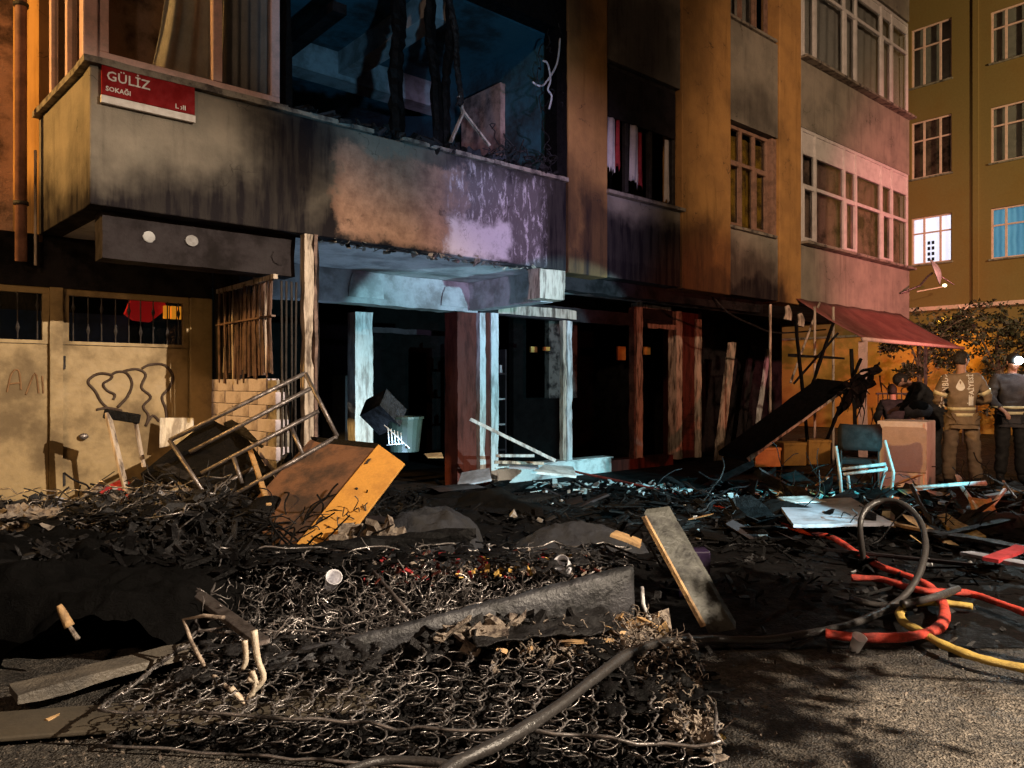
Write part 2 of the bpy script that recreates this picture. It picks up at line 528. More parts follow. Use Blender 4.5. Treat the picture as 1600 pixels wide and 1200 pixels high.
def glass_mat(name, tint, refl):
    m = bpy.data.materials.new(name)
    m.use_nodes = True
    t = m.node_tree
    t.nodes.remove(t.nodes['Principled BSDF'])
    g = t.nodes.new('ShaderNodeBsdfGlossy')
    g.inputs['Roughness'].default_value = 0.05
    tr = t.nodes.new('ShaderNodeBsdfTransparent')
    tr.inputs[0].default_value = (*tint, 1)
    fr = t.nodes.new('ShaderNodeFresnel')
    fr.inputs['IOR'].default_value = 1.5
    ad = t.nodes.new('ShaderNodeMath')
    ad.operation = 'ADD'
    ad.inputs[1].default_value = refl
    t.links.new(fr.outputs[0], ad.inputs[0])
    mx = t.nodes.new('ShaderNodeMixShader')
    ge = t.nodes.new('ShaderNodeNewGeometry')
    bf = t.nodes.new('ShaderNodeMath')
    bf.operation = 'SUBTRACT'
    bf.inputs[0].default_value = 1.0
    t.links.new(ge.outputs['Backfacing'], bf.inputs[1])
    mu = t.nodes.new('ShaderNodeMath')
    mu.operation = 'MULTIPLY'
    t.links.new(ad.outputs[0], mu.inputs[0])
    t.links.new(bf.outputs[0], mu.inputs[1])
    t.links.new(mu.outputs[0], mx.inputs[0])
    t.links.new(tr.outputs[0], mx.inputs[1])
    t.links.new(g.outputs[0], mx.inputs[2])
    t.links.new(mx.outputs[0], t.nodes['Material Output'].inputs[0])
    return m


M['glass'] = glass_mat('window_glass', (0.75, 0.77, 0.76), 0.05)
M['cupglass'] = glass_mat('clear_plastic', (0.85, 0.87, 0.9), 0.12)


def ground_mat():
    t = NT('wet_sooty_asphalt')
    p = t.pos
    grit = t.vor(p, 95)
    n1 = t.noise(p, 38, 6, 0.7)
    n2 = t.noise(p, 1.3, 5, 0.6)
    n3 = t.noise(p, 7, 6, 0.7)
    col = t.mix(t.rng(n1, 0.35, 0.7), (0.03, 0.025, 0.021), (0.34, 0.29, 0.235))
    col = t.mix(t.rng(grit, 0.0, 0.35), (0.20, 0.17, 0.14), col)
    n4 = t.noise(p, 2.6, 7, 0.7, 0.8)
    col = t.mix(t.rng(n4, 0.42, 0.62, 0.0, 0.75), col, (0.022, 0.019, 0.017))
    x, y, z = t.sep(p)
    wob = t.math('MULTIPLY', t.math('SUBTRACT', n2, 0.5), 1.8)
    d = t.math('ADD', y, wob)
    burnt = t.rng(d, 3.05, 4.1)                     # the fire ground starts three metres out
    near = t.rng(t.math('ADD', t.math('ABSOLUTE', t.math('SUBTRACT', x, 3.0)), wob), 1.2, 2.6)
    left = t.rng(t.math('ADD', x, wob), 1.55, 0.9)
    burnt = t.math('MAXIMUM', burnt, t.math('MULTIPLY', left, 0.75))
    burnt = t.math('MULTIPLY', burnt, t.rng(n3, 0.2, 0.7, 1.0, 0.75))
    col = t.mix(burnt, col, (0.007, 0.0065, 0.0065))
    h = t.math('ADD', t.math('MULTIPLY', grit, 0.8), t.math('ADD', n1, t.math('MULTIPLY', n3, 0.8)))
    t.bump(h, 0.9, 0.02)
    return t.out(col, t.rng(n3, 0.35, 0.65, 0.38, 0.75), spec=0.4)


M['ground'] = ground_mat()
def fibre_bump(key, sc):
    t = M[key].node_tree
    b = [n for n in t.nodes if n.bl_idname == 'ShaderNodeBump'][0]
    w = t.nodes.new('ShaderNodeTexNoise')
    w.inputs['Scale'].default_value = sc
    w.inputs['Detail'].default_value = 8
    w.inputs['Roughness'].default_value = 0.75
    w.inputs['Distortion'].default_value = 1.2
    tc = t.nodes.new('ShaderNodeNewGeometry')
    t.links.new(tc.outputs['Position'], w.inputs['Vector'])
    t.links.new(w.outputs['Fac'], b.inputs['Height'])
    b.inputs['Distance'].default_value = 0.03




def roughen(o, amp=.008, step=.08, bite=.0, seed=0):
    """a burnt or splintered member: cut along its length and eaten unevenly"""
    from mathutils import noise as MN
    bm = bmesh.new()
    bm.from_mesh(o.data)
    for _ in range(6):
        big = [e for e in bm.edges if e.calc_length() > step * 1.6]
        if not big: break
        bmesh.ops.subdivide_edges(bm, edges=big, cuts=1, use_grid_fill=True)
    for v in bm.verts:
        p = v.co * 5.0 + Vector((seed * 3.1, seed, o.location.x))
        d = MN.noise_vector(p) * amp + MN.noise_vector(p * 3.7) * amp * .6
        b = max(0, MN.noise(p * .8 + Vector((5, 5, 5))) - .25) * bite
        v.co += d - v.normal * b
    bmesh.ops.triangulate(bm, faces=bm.faces[:])
    bm.to_mesh(o.data)
    bm.free()
    o.modifiers.clear()


fibre_bump('foam', 22)
fibre_bump('bluegrey', 16)
rnd = random.Random(7)
nprng = np.random.default_rng(5)

# ================================================================== SETTING
# ground: gently uneven sheet
def grid_sheet(name, x0, x1, y0, y1, nx, ny, fn, mat):
    xs, ys = np.linspace(x0, x1, nx), np.linspace(y0, y1, ny)
    mb = MB()
    mb.v = [(x, y, fn(x, y)) for y in ys for x in xs]
    mb.f = [(j * nx + i, j * nx + i + 1, (j + 1) * nx + i + 1, (j + 1) * nx + i) for j in range(ny - 1) for i in range(nx - 1)]
    return mb.build(name, mat, smooth=True)


tag(grid_sheet('ground', -60, 80, -30, 110, 141, 141, lambda x, y: -0.02 + 0.012 * math.sin(x * 1.3) * math.cos(y * 1.1), M['ground']), kind='structure')

# ------------------------------------------------------------------ burnt apartment building
BL = thing('apartment_building', 'fire-blackened apartment building with ochre pilasters, burnt out shop and gutted bay over the street', 'building', C0, ANG)


def bbox_part(name, mat, a, bevel=0.0, parent=BL):
    return MB().box(*a).build(name, mat, parent, bevel=bevel)


TOP = 10.6
# bay over the shop: parapet, its side, soffit
bbox_part('parapet', M['panel'], (0.0, 4.9, 0.0, 0.22, 2.68, 3.70), 0.012)
bbox_part('parapet_cap', M['sill'], (-0.05, 1.5, -0.05, 0.25, 3.70, 3.75), 0.008)
# broken edge of the cap beyond the corner windows
mb = MB()
u = 1.5
while u < 4.9:
    d = rnd.uniform(0.12, 0.4)
    if rnd.random() < 0.92:
        mb.box(u, min(4.9, u + d - 0.004), -0.03 - rnd.random() * 0.02, 0.22, 3.702, 3.735 + rnd.random() * 0.02)
    u += d
mb.build('broken_parapet_cap', M['sill'], BL)
# the return of the parapet towards the back, slightly splayed as the photo shows
e1 = rel(BL, [Vector((-4.17, 6.6, 0))])[0]


def slab_between(p, q, t, z0, z1):
    p, q = Vector((p[0], p[1], 0)), Vector((q[0], q[1], 0))
    d = (q - p).normalized()
    n = Vector((d.y, -d.x, 0)) * t
    return MB().hexa([(*(p).xy, z0), (*(q).xy, z0), (*(q + n).xy, z0), (*(p + n).xy, z0),
                      (*(p).xy, z1), (*(q).xy, z1), (*(q + n).xy, z1), (*(p + n).xy, z1)])


slab_between((0.003, 0.223), (e1.x, e1.y), 0.18, 2.683, 3.70).build('parapet_return', M['panel'], BL, bevel=0.01)
slab_between((-0.05, 0.252), (e1.x - 0.05, e1.y), 0.24, 3.702, 3.752).build('parapet_return_cap', M['sill'], BL)
# left flank wall, ochre, above the ground floor and windowed
fl = [(e1.x, e1.y + 0.003), (e1.x - 0.25, e1.y + 4.5)]
slab_between(fl[0], (e1.x - 0.07, e1.y + 1.15), 0.2, 2.62, TOP).build('flank_wall', M['ochre'], BL)
slab_between((e1.x - 0.071, e1.y + 1.153), fl[1], 0.2, 2.62, 3.95).build('flank_wall', M['panel'], BL)
slab_between((e1.x - 0.071, e1.y + 1.153), fl[1], 0.2, 5.6, TOP).build('flank_wall', M['panel'], BL)
slab_between((e1.x - 0.15, e1.y + 2.4), fl[1], 0.2, 3.952, 5.598).build('flank_wall', M['ochre'], BL)

# soffit, back wall upstairs, floors: keep the house closed
bbox_part('soffit', M['soffit'], (0.01, 14.45, 0.223, 1.62, 2.69, 2.78))
bbox_part('floor_slab', M['soot'], (0.01, 14.45, 1.62, 7.0, 2.70, 2.79))
bbox_part('back_wall', M['soot'], (-0.2, 14.45, 7.0, 7.2, 0.0, TOP))
bbox_part('roof', M['soot'], (-0.3, 14.6, 0.25, 7.2, TOP + 0.002, TOP + 0.2))

# pilasters and panels
for (a, b, m) in ((4.903, 5.57, 'ochre'), (7.06, 8.21, 'ochre'), (9.56, 10.22, 'ochre')):
    bbox_part('pilaster', M[m], (a, b, -0.035, 0.3, 2.66, TOP), 0.012)
for (a, b, zz) in ((5.573, 7.057, ((2.68, 3.68), (5.34, 6.74), (8.3, 9.7))), (8.213, 9.557, ((2.68, 3.64), (5.22, 6.68), (8.2, 9.68)))):
    for (z0, z1) in zz:
        bbox_part('wall_panel', M['panel'], (a, b, 0.0, 0.24, z0, z1))
for (z0, z1) in ((2.68, 3.64), (5.58, 6.64), (8.6, 9.64)):
    bbox_part('bay_parapet', M['panel'], (10.223, 14.5, -0.03, 0.2, z0, z1), 0.012)
bbox_part('end_wall', M['ochre'], (14.30, 14.49, 0.203, 7.0, 2.68, TOP))
bbox_part('wall_band', M['panel'], (0.0, 4.9, 0.0, 0.22, 5.9, TOP))


def window(u0, u1, z0, z1, w, cols, transom=None, top_panels=None, frame='pvc', th=0.05, curtain=None, sill=True, depth=0.06, glass='glass', parent=BL, open_cols=(), sash=None):
    """cols: inner divisions along u; transom: height of the cross bar; top_panels: height above which opaque panels sit"""
    fm = M[frame]
    mb = MB()
    mb.box(u0, u1, w, w + depth, z1 - th, z1)
    mb.box(u0, u1, w, w + depth, z0, z0 + th)
    mb.box(u0, u0 + th, w, w + depth, z0 + th, z1 - th)
    mb.box(u1 - th, u1, w, w + depth, z0 + th, z1 - th)
    win = mb.build('window', fm, parent, bevel=0.006)
    xs = [u0 + th / 2] + list(cols) + [u1 - th / 2]
    for c in cols:
        MB().box(c - th / 2, c + th / 2, w - 0.008, w + depth - 0.008, z0 + th, z1 - th).build('mullion', fm, win, bevel=0.004)
    levels = [z0 + th / 2]
    if transom: levels.append(transom)
    if top_panels: levels.append(top_panels)
    levels.append(z1 - th / 2)
    for zt in levels[1:-1]:
        for i in range(len(xs) - 1):
            MB().box(xs[i] + th / 2, xs[i + 1] - th / 2, w + 0.004, w + depth - 0.004, zt - th / 2, zt + th / 2).build('transom', fm, win)
    for i in range(len(xs) - 1):
        for j in range(len(levels) - 1):
            a, b = xs[i] + th / 2, xs[i + 1] - th / 2
            c, d = levels[j] + th / 2, levels[j + 1] - th / 2
            if top_panels and j == len(levels) - 2:
                MB().box(a, b, w + 0.02, w + 0.04, c, d).build('infill_panel', fm, win)
                continue
            if sash and (i in sash) and j == 0:
                s_ = 0.03
                m2 = MB().box(a, b, w - 0.014, w + 0.03, c, c + s_).box(a, b, w - 0.014, w + 0.03, d - s_, d)
                m2.box(a, a + s_, w - 0.014, w + 0.03, c + s_, d - s_).box(b - s_, b, w - 0.014, w + 0.03, c + s_, d - s_)
                m2.build('sash', fm, win)
            if i in open_cols: continue
            MB().box(a, b, w + 0.028, w + 0.034, c, d).build('pane', M[glass], win)
    if sill:
        MB().box(u0 - 0.05, u1 + 0.05, w - 0.14, w + 0.05, z0 - 0.045, z0 - 0.002).build('sill', M['sill'], win, bevel=0.006)
    return win


def curtain(parent, u0, u1, z0, z1, w, mat, amp=0.025, freq=26, pull=0.0, ragged=0.0, n=50):
    mb = MB()
    nz = 9
    for j in range(nz):
        f = j / (nz - 1)
        for i in range(n):
            t = i / (n - 1)
            uu = u0 + (u1 - u0) * t
            cu = (u0 + u1) / 2
            uu = uu + (u1 - uu) * pull * math.sin(f * math.pi) * 0.8
            zz = z1 + (z0 - z1) * f
            if j == nz - 1 and ragged: zz += rnd.uniform(0, ragged)
            mb.v.append((uu, w + amp * math.sin(freq * t + f * 1.5) * (0.5 + 0.5 * f), zz))
    mb.f = [(j * n + i, j * n + i + 1, (j + 1) * n + i + 1, (j + 1) * n + i) for j in range(nz - 1) for i in range(n - 1)]
    c = mb.build('curtain', mat, parent, smooth=True)
    c.modifiers.new('s', 'SOLIDIFY').thickness = 0.003
    return c


# corner bay windows (intact part) on the front
w1 = window(0.06, 1.46, 3.752, 5.62, 0.03, [0.93], None, None, 'pvc', 0.075, sash=None, sill=False, depth=0.08)
curtain(w1, 0.14, 0.96, 3.80, 5.5, 0.34, M['roomtan'], 0.015, 22, 0)
curtain(w1, 0.46, 0.95, 3.80, 5.5, 0.16, M['curtain'], 0.03, 18, 0.3)
curtain(w1, 1.0, 1.4, 3.80, 5.5, 0.15, M['curtain'], 0.02, 30)
# side windows of the bay
dside = Vector((e1.x, e1.y - 0.25, 0)) - Vector((0, 0, 0))
ang_side = math.atan2(dside.y, dside.x)
sw = window(0.10, 1.12, 3.756, 5.62, 0.03, [0.55], None, None, 'pvc', 0.06, sill=False)
sw.matrix_local = Matrix.Translation((0.0, 0.24, 0)) @ Matrix.Rotation(ang_side, 4, 'Z') @ Matrix.Scale(-1, 4, (0, 1, 0))
bbox_part('corner_post', M['pvc'], (-0.045, 0.055, 0.0, 0.12, 3.755, 5.62), 0.01)
MB().tube([(e1.x + 0.02, e1.y - 0.02, 3.4), (e1.x + 0.02, e1.y - 0.02, 3.41)], 0.01, 6).build('pipe_bracket', M['copper'], BL)
# flank window far left
fw = window(0.0, 1.25, 3.96, 5.59, 0.04, [0.42, 0.84], 4.9, None, 'pvc', 0.06, sash=(0, 2))
dd = Vector((-0.25, 4.5, 0)).normalized()
fw.matrix_local = Matrix.Translation((e1.x - 0.071, e1.y + 1.156, 0)) @ Matrix.Rotation(math.atan2(dd.y, dd.x), 4, 'Z') @ Matrix.Scale(-1, 4, (0, 1, 0))
# room behind the intact corner windows
bbox_part('room_wall', M['roomtan'], (1.47, 1.53, 0.24, 3.5, 2.8, 5.88))
bbox_part('room_back_wall', M['roomtan'], (-0.4, 1.47, 2.6, 2.7, 2.8, 5.88))

# gutted bay: charred mullions, room with its beams
room = bbox_part('room_ceiling', M['room'], (1.53, 4.88, 0.24, 6.9, 5.45, 5.55))
MB().box(1.53, 4.88, 2.2, 2.5, 5.12, 5.449).build('ceiling_beam', M['plaster'], room)
MB().box(3.15, 3.4, 0.26, 2.198, 5.18, 5.448).build('ceiling_beam', M['plaster'], room)
MB().box(1.53, 4.88, 4.3, 4.5, 5.2, 5.449).build('ceiling_beam', M['soot'], room)
bbox_part('room_side_wall', M['room'], (4.78, 4.88, 0.3, 6.9, 2.8, 5.449))
bbox_part('room_far_wall', M['soot'], (1.53, 4.78, 5.2, 5.3, 2.8, 5.449))
bbox_part('wardrobe_panel', M['roomtan'], (4.70, 4.775, 0.95, 1.75, 3.75, 5.1))
bbox_part('ceiling_lath', M['soot'], (2.2, 2.35, 0.5, 2.1, 5.0, 5.1))


def charred_post(pts, r0, jitter=0.014, mat='char', name='charred_mullion', n=7, parent=BL):
    P = catmull([Vector(p) for p in pts], 9)
    mb = MB()
    n0 = 0
    for i, p in enumerate(P):
        for k in range(n):
            a = 2 * math.pi * k / n
            rr = r0 * (0.75 + 0.5 * rnd.random())
            mb.v.append((p.x + rr * math.cos(a) + rnd.uniform(-jitter, jitter) * 0.4, p.y + rr * 0.7 * math.sin(a), p.z + rnd.uniform(-1, 1) * jitter))
    for i in range(len(P) - 1):
        for k in range(n):
            a, b = i * n + k, i * n + (k + 1) % n
            mb.f.append((a, b, b + n, a + n))
    mb.f.append(tuple(reversed(range(n))))
    mb.f.append(tuple((len(P) - 1) * n + k for k in range(n)))
    return mb.build(name, M[mat], parent)


for (px0, px1, r, top, bend) in ((620, 622, 0.075, 0, 3), (675, 684, 0.062, 0, -3), (700, 699, 0.05, 0, 4)):
    a, b = L(px0, 0, 0.1), L(px1, 210, 0.1)
    z1 = 5.5
    pts = [(a.x, 0.1, z1), (a.x + bend * 0.008, 0.1, 4.9), ((a.x + b.x) / 2 - bend * 0.006, 0.1, 4.4), (b.x, 0.1, 3.73)]
    charred_post(pts, r)
pts = [L(703, 0, 0.02), L(712, 50, 0.02), L(714, 100, 0.0), L(720, 150, -0.02), L(716, 165, -0.03)]
charred_post([Vector((pts[0].x, pts[0].y, 5.5))] + pts, 0.035, mat='ash')
bbox_part('burnt_window_head', M['char'], (1.5, 4.9, 0.0, 0.2, 5.45, 5.9))
bbox_part('burnt_jamb', M['char'], (4.74, 4.9, -0.01, 0.2, 3.73, 5.449), 0.01)
bbox_part('burnt_jamb', M['char'], (1.5, 1.56, 0.0, 0.2, 3.75, 5.449), 0.01)
# hanging hooked profile and cables
mb = MB()
mb.bar(L(724, 175, 0), L(704, 222, -0.04), 0.035, 0.02)
mb.bar(L(724, 175, 0), L(765, 228, -0.05), 0.035, 0.02)
mb.bar(L(717, 150, -0.02), L(724, 178, 0), 0.03, 0.03)
mb.build('bent_window_profile', M['postpale'], BL)
mb = MB()
mb.tube([L(848, 95, -0.03), L(856, 100, -0.04), L(860, 125, -0.04), L(856, 140, -0.05), L(862, 150, -0.04), L(858, 170, -0.04)], 0.012, 6, 4)
mb.tube([L(832, 128, -0.03), L(842, 134, -0.04), L(852, 130, -0.03), L(870, 100, -0.03), L(875, 60, -0.02)], 0.012, 6, 4)
mb.build('white_cable', M['whitemetal'], BL, smooth=True)
mb = MB()
for k in range(30):
    c = L(rnd.uniform(770, 872), rnd.uniform(190, 255), 0.02)
    c.z = 3.76 + rnd.random() * 0.25
    pts = [c]
    for j in range(5):
        pts.append(pts[-1] + Vector((rnd.uniform(-.1, .1), rnd.uniform(-.05, .05), rnd.uniform(-.08, .08))))
    mb.tube(pts, 0.006, 4, 3)
for k in range(10):
    c = L(rnd.uniform(845, 880), rnd.uniform(20, 200), 0.0)
    pts = [c]
    for j in range(5):
        pts.append(pts[-1] + Vector((rnd.uniform(-.06, .06), rnd.uniform(-.03, .03), rnd.uniform(-.12, .02))))
    mb.tube(pts, 0.007, 4, 3)
tag(mb.build('burnt_wiring', M['ash'], BL), kind='stuff')


def chips(name, n, place, size, mat, parent=None, flat=0.4, kind='stuff', long=1.0, seed=1, tilt=0.5):
    """n loose splinters and flakes: skewed boxes, one joined mesh"""
    rg = np.random.default_rng(seed)
    V, Fc = [], []
    base = np.array([(-1, -1, -1), (1, -1, -1), (1, 1, -1), (-1, 1, -1), (-1, -1, 1), (1, -1, 1), (1, 1, 1), (-1, 1, 1)], float)
    faces = [(3, 2, 1, 0), (4, 5, 6, 7), (0, 1, 5, 4), (1, 2, 6, 5), (2, 3, 7, 6), (3, 0, 4, 7)]
    for i in range(n):
        p = place(rg)
        if p is None: continue
        s = size * (0.35 + 1.3 * rg.random() ** 2)
        sc = np.array([s * (1 + rg.random() * long), s * (0.4 + 0.6 * rg.random()), s * flat * (0.3 + rg.random())])
        b = base * sc * (1 + rg.uniform(-0.35, 0.35, (8, 3)))
        e = Euler((rg.normal(0, tilt), rg.normal(0, tilt), rg.uniform(0, 6.28))).to_matrix()
        b = b @ np.array(e).T + np.array(p)
        k = len(V)
        V += [tuple(q) for q in b]
        Fc += [tuple(q + k for q in f) for f in faces]
    mb = MB()
    mb.v, mb.f = V, Fc
    o = mb.build(name, M[mat], parent)
    if kind: o['kind'] = kind
    return o


chips('sill_debris', 160, lambda g: (g.uniform(1.6, 4.8), g.uniform(0.0, 0.2), 3.74 + abs(g.normal(0, 0.03))), 0.035, 'ash', BL, 0.6, seed=3)
chips('sill_debris', 14, lambda g: (g.uniform(1.6, 4.0), g.uniform(0.02, 0.15), 3.77), 0.05, 'bluegrey', BL, 0.8, seed=4)

# second window: roller shutter box above, burnt curtains below
w2 = window(5.60, 7.03, 3.73, 5.33, 0.06, [6.03, 6.5], None, None, 'darkiron', 0.06, open_cols=(0, 1, 2))
for i in range(4):
    a = 5.66 + i * 0.335
    MB().box(a, a + 0.33, 0.03, 0.055, 4.66, 5.26).build('shutter_panel', M['sootbeam'], w2, bevel=0.004)
curtain(w2, 5.66, 5.80, 3.95, 4.66, 0.045, M['curtain'], 0.02, 8, 0, 0.15, 14)
curtain(w2, 5.82, 5.90, 4.0, 4.66, 0.05, M['cloth_red'], 0.02, 8, 0, 0.15, 10)
curtain(w2, 6.08, 6.24, 3.85, 4.66, 0.045, M['curtain'], 0.02, 8, 0, 0.25, 14)
curtain(w2, 6.25, 6.33, 3.82, 4.6, 0.05, M['cloth_red'], 0.02, 8, 0, 0.2, 8)
curtain(w2, 6.78, 6.88, 3.78, 4.62, 0.045, M['curtain'], 0.015, 8, 0, 0.05, 10)
bbox_part('smoky_room', M['soot'], (5.6, 7.03, 1.2, 1.3, 2.8, 5.4))
# third window, brown frames and dark room
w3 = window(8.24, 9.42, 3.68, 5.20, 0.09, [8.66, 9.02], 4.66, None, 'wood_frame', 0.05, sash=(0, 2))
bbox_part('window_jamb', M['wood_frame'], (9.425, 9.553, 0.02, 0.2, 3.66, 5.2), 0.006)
curtain(w3, 8.3, 9.4, 3.75, 5.1, 0.2, mk('reflection_yellow_curtain', (0.55, 0.30, 0.03), .9, dirt=.7, dcol=(.12, .06, .02), scale=4), 0.03, 30, 0)  # yellow puts the street lamp's reflection into the curtain colour
w4 = window(8.24, 9.42, 6.72, 8.18, 0.09, [8.66, 9.02], 7.7, None, 'wood_frame', 0.05, sash=(0, 2))
curtain(w4, 8.3, 9.4, 6.8, 8.1, 0.3, M['curtain'], 0.03, 40, 0)
w5 = window(5.60, 7.03, 6.77, 8.28, 0.09, [6.03, 6.5], 7.7, None, 'wood_frame', 0.05)
curtain(w5, 5.66, 7.0, 6.8, 8.2, 0.3, M['curtain'], 0.03, 40, 0)
# glazed bay on the right, two storeys
cols = [10.72, 11.75, 12.2, 13.25, 13.72]
for (za, zb, zt, zp) in ((3.69, 5.55, 4.62, 5.16), (6.69, 8.55, 7.95, 8.35)):
    b = window(10.25, 14.47, za, zb, -0.02, cols, zt, zp, 'pvcpink', 0.055, sash=(0, 2, 4))
    curtain(b, 10.3, 14.4, za + 0.06, zb - 0.06, 0.13, M['roomtan'] if za < 4 else M['curtain'], 0.02, 90, 0, n=140)
    # end return of the bay
    c2 = window(0.03, 1.2, za, zb, 0.0, [0.6], zt, zp, 'pvcpink', 0.055, sill=False)
    c2.matrix_local = Matrix.Translation((14.475, 0.04, 0)) @ Matrix.Rotation(R(90), 4, 'Z')
bbox_part('bay_inner_wall', M['soot'], (8.0, 14.3, 1.3, 1.4, 2.8, TOP))
bbox_part('bay_head', M['panel'], (10.223, 14.5, -0.03, 0.2, 5.552, 5.578))

# ------------------------------------------------------------------ ground floor
# beam with round holes over the garage recess
bm_ = bbox_part('beam', M['sootbeam'], (0.12, 1.66, 0.16, 0.4, 2.32, 2.689), 0.01)
for px, py, r in ((233, 370, .045), (300, 376, .05), (437, 402, .07)):
    c = L(px, py, 0.15)
    mb = MB()
    n = 18
    mb.add([(c.x + r * math.cos(2 * math.pi * k / n) * (1 + .12 * math.sin(3 * k)), 0.152, c.z + r * math.sin(2 * math.pi * k / n) * (1 if py != 376 else .6)) for k in range(n)], [tuple(range(n))])
    mb.prism([(c.x + r * math.cos(2 * math.pi * k / n), 0.148, c.z + r * 0.9 * math.sin(2 * math.pi * k / n)) for k in range(n)], (0, 0.02, 0))
    mb.build('plaster_patch', M['plaster'] if r < .06 else M['sootbeam'], bm_)

# garage front (plane B)
WB = 1.6
bbox_part('garage_lintel', M['soot'], (-3.4, 1.42, WB - 0.02, WB + 0.2, 2.23, 2.688))
bbox_part('garage_pier', M['doorpaint'], (1.2, 1.418, WB - 0.04, WB + 0.2, 0.0, 2.228), 0.01)


def garage_leaf(u0, u1, nbar, seed):
    g = random.Random(seed)
    d = bbox_part('garage_door', M['doorpaint'], (u0, u1, WB + 0.01, WB + 0.05, 0.0, 1.72), 0.004)
    MB().box(u0, u1, WB - 0.0, WB + 0.06, 2.17, 2.228).build('door_frame', M['doorpaint'], d)
    MB().box(u0, u0 + 0.05, WB - 0.004, WB + 0.06, 1.723, 2.168).build('door_frame', M['doorpaint'], d)
    MB().box(u1 - 0.05, u1, WB - 0.004, WB + 0.06, 1.723, 2.168).build('door_frame', M['doorpaint'], d)
    MB().box(u0 + 0.05, u1 - 0.05, WB - 0.006, WB + 0.05, 1.725, 1.755).build('door_rail', M['doorpaint'], d)
    MB().box(u0 + 0.05, u1 - 0.05, WB + 0.035, WB + 0.04, 1.756, 2.168).build('pane', M['glass'], d)
    for i in range(nbar):
        uu = u0 + 0.09 + (u1 - u0 - 0.18) * i / (nbar - 1) + g.uniform(-.01, .01)
        mb = MB().tube([(uu, WB, 1.75), (uu, WB, 2.17)], 0.006, 6)
        zz = 1.86 if i % 2 else 2.06
        mb.tube([(uu, WB, zz - .05), (uu, WB, zz), (uu, WB, zz + .06)], [0.004, 0.018, 0.002][:1] * 1 + [0.018, 0.002], 6)
        mb.build('grille_bar', M['darkiron'], d)
    return d


garage_leaf(-3.1, -1.32, 12, 1)
garage_leaf(-1.31, 0.0, 9, 2)
dr = garage_leaf(0.105, 1.195, 9, 3)
bbox_part('door_post', M['doorpaint'], (0.003, 0.102, WB - 0.04, WB + 0.1, 0.0, 2.228), 0.008)
for h in (0.45, 1.5):
    MB().tube([(0.115, WB - 0.01, h), (0.115, WB - 0.01, h + .12)], 0.014, 8).build('hinge', M['darkiron'], dr)
c = L(131, 682, WB - 0.03)
MB().ell(c, (0.04, 0.02, 0.03)).build('door_knob', M['steel'], dr, smooth=True)
# clutter behind the garage glass, tarp and crates made to glow: red tarp, blue shelf, yellow crates
bbox_part('garage_back_wall', M['soot'], (-3.4, 1.4, 4.0, 4.1, 0.0, 2.69))
bbox_part('blue_shelving', mk('blue_paint', (0.02, 0.05, 0.22), 0.5), (-2.0, 0.9, 2.6, 2.7, 0.9, 2.1))
tarp = MB().prism([L(205, 468, 2.0), L(255, 468, 2.0), L(262, 482, 2.0), L(235, 503, 2.0), L(210, 500, 2.0), L(196, 490, 2.0)], (0, 0.08, 0))
tarp.build('red_tarp', emit('glowing_red_tarp', (0.5, 0.01, 0.01), 0.35), BL)  # emission in the tarp itself stands in for light falling on it
for k in range(3):
    a = L(257 + k * 11, 470, 1.95)
    MB().box(a.x, a.x + 0.045, 1.95, 2.0, 2.04, 2.17).build('glowing_crate', emit('glowing_yellow_crate', (0.9, 0.3, 0.02), 0.8), BL)

# graffiti on the right leaf
s27 = 480 / 1309


def cr5(x, y):
    p = L(x * s27, 400 + y * s27, WB + 0.006)
    return Vector((p.x, WB + 0.006, p.z))


mb = MB()
for path in ([(470, 660), (430, 620), (405, 575), (375, 540), (392, 515), (430, 500), (475, 508), (470, 525), (440, 545), (455, 572), (488, 590), (482, 612)],
             [(470, 510), (500, 494), (540, 500), (562, 545), (542, 600), (500, 645)],
             [(525, 492), (580, 482), (620, 505), (602, 560), (642, 600), (610, 640), (632, 680), (620, 725)],
             [(622, 722), (650, 680), (678, 705)],
             [(605, 480), (640, 463), (700, 465), (735, 510), (722, 560), (690, 600), (705, 650), (710, 692)],
             [(410, 655), (460, 648), (520, 660)]):
    mb.tube([cr5(*q) for q in path], 0.013, 6, 5)
gf = mb.build('graffiti', M['paint_black'], dr, smooth=True)
mb = MB()
for path in ([(30, 580), (50, 500), (80, 490), (90, 570)], [(40, 545), (85, 540)], [(110, 590), (150, 500), (165, 585)], [(180, 510), (185, 585)]):
    pp = [L(x * s27, 400 + y * s27, WB + 0.006) for x, y in path]
    mb.tube(pp, 0.008, 6, 5)
mb.build('faded_graffiti', mk('faded_red_spray', (0.26, 0.14, 0.06), 0.9), BL)

# side wall of the shop box along w at u = 1.42: white painted block, grille window above
blk = MB().box(-0.195, 0.195, -0.06, 0.06, -0.057, 0.057).build('block', M['block'], BL, bevel=0.006)
first = True
for r_ in range(12):
    for k in range(5):
        y0 = 0.0 + k * 0.4 - (0.2 if r_ % 2 else 0)
        yc = y0 + 0.2
        if yc < 0.15 or yc > 1.6: continue
        p = (1.47 + rnd.uniform(-.004, .004), yc, 0.06 + r_ * 0.118)
        o = blk if first else inst(blk, BL)
        first = False
        o.location = p
        o.rotation_euler = (0, 0, R(90))
bbox_part('mortar_core', M['sill'], (1.425, 1.54, 0.02, 1.59, 0.0, 1.40))
bbox_part('burnt_shop_corner_wall', M['soot'], (1.44, 1.56, 0.9, 1.6, 1.405, 2.688))
gr = MB().box(1.38, 1.42, -0.02, 1.35, 2.26, 2.30).build('window_grille', M['postpale'], BL)
MB().box(1.37, 1.41, 0.0, 1.35, 1.94, 1.955).build('grille_rail', M['barbrown'], gr)
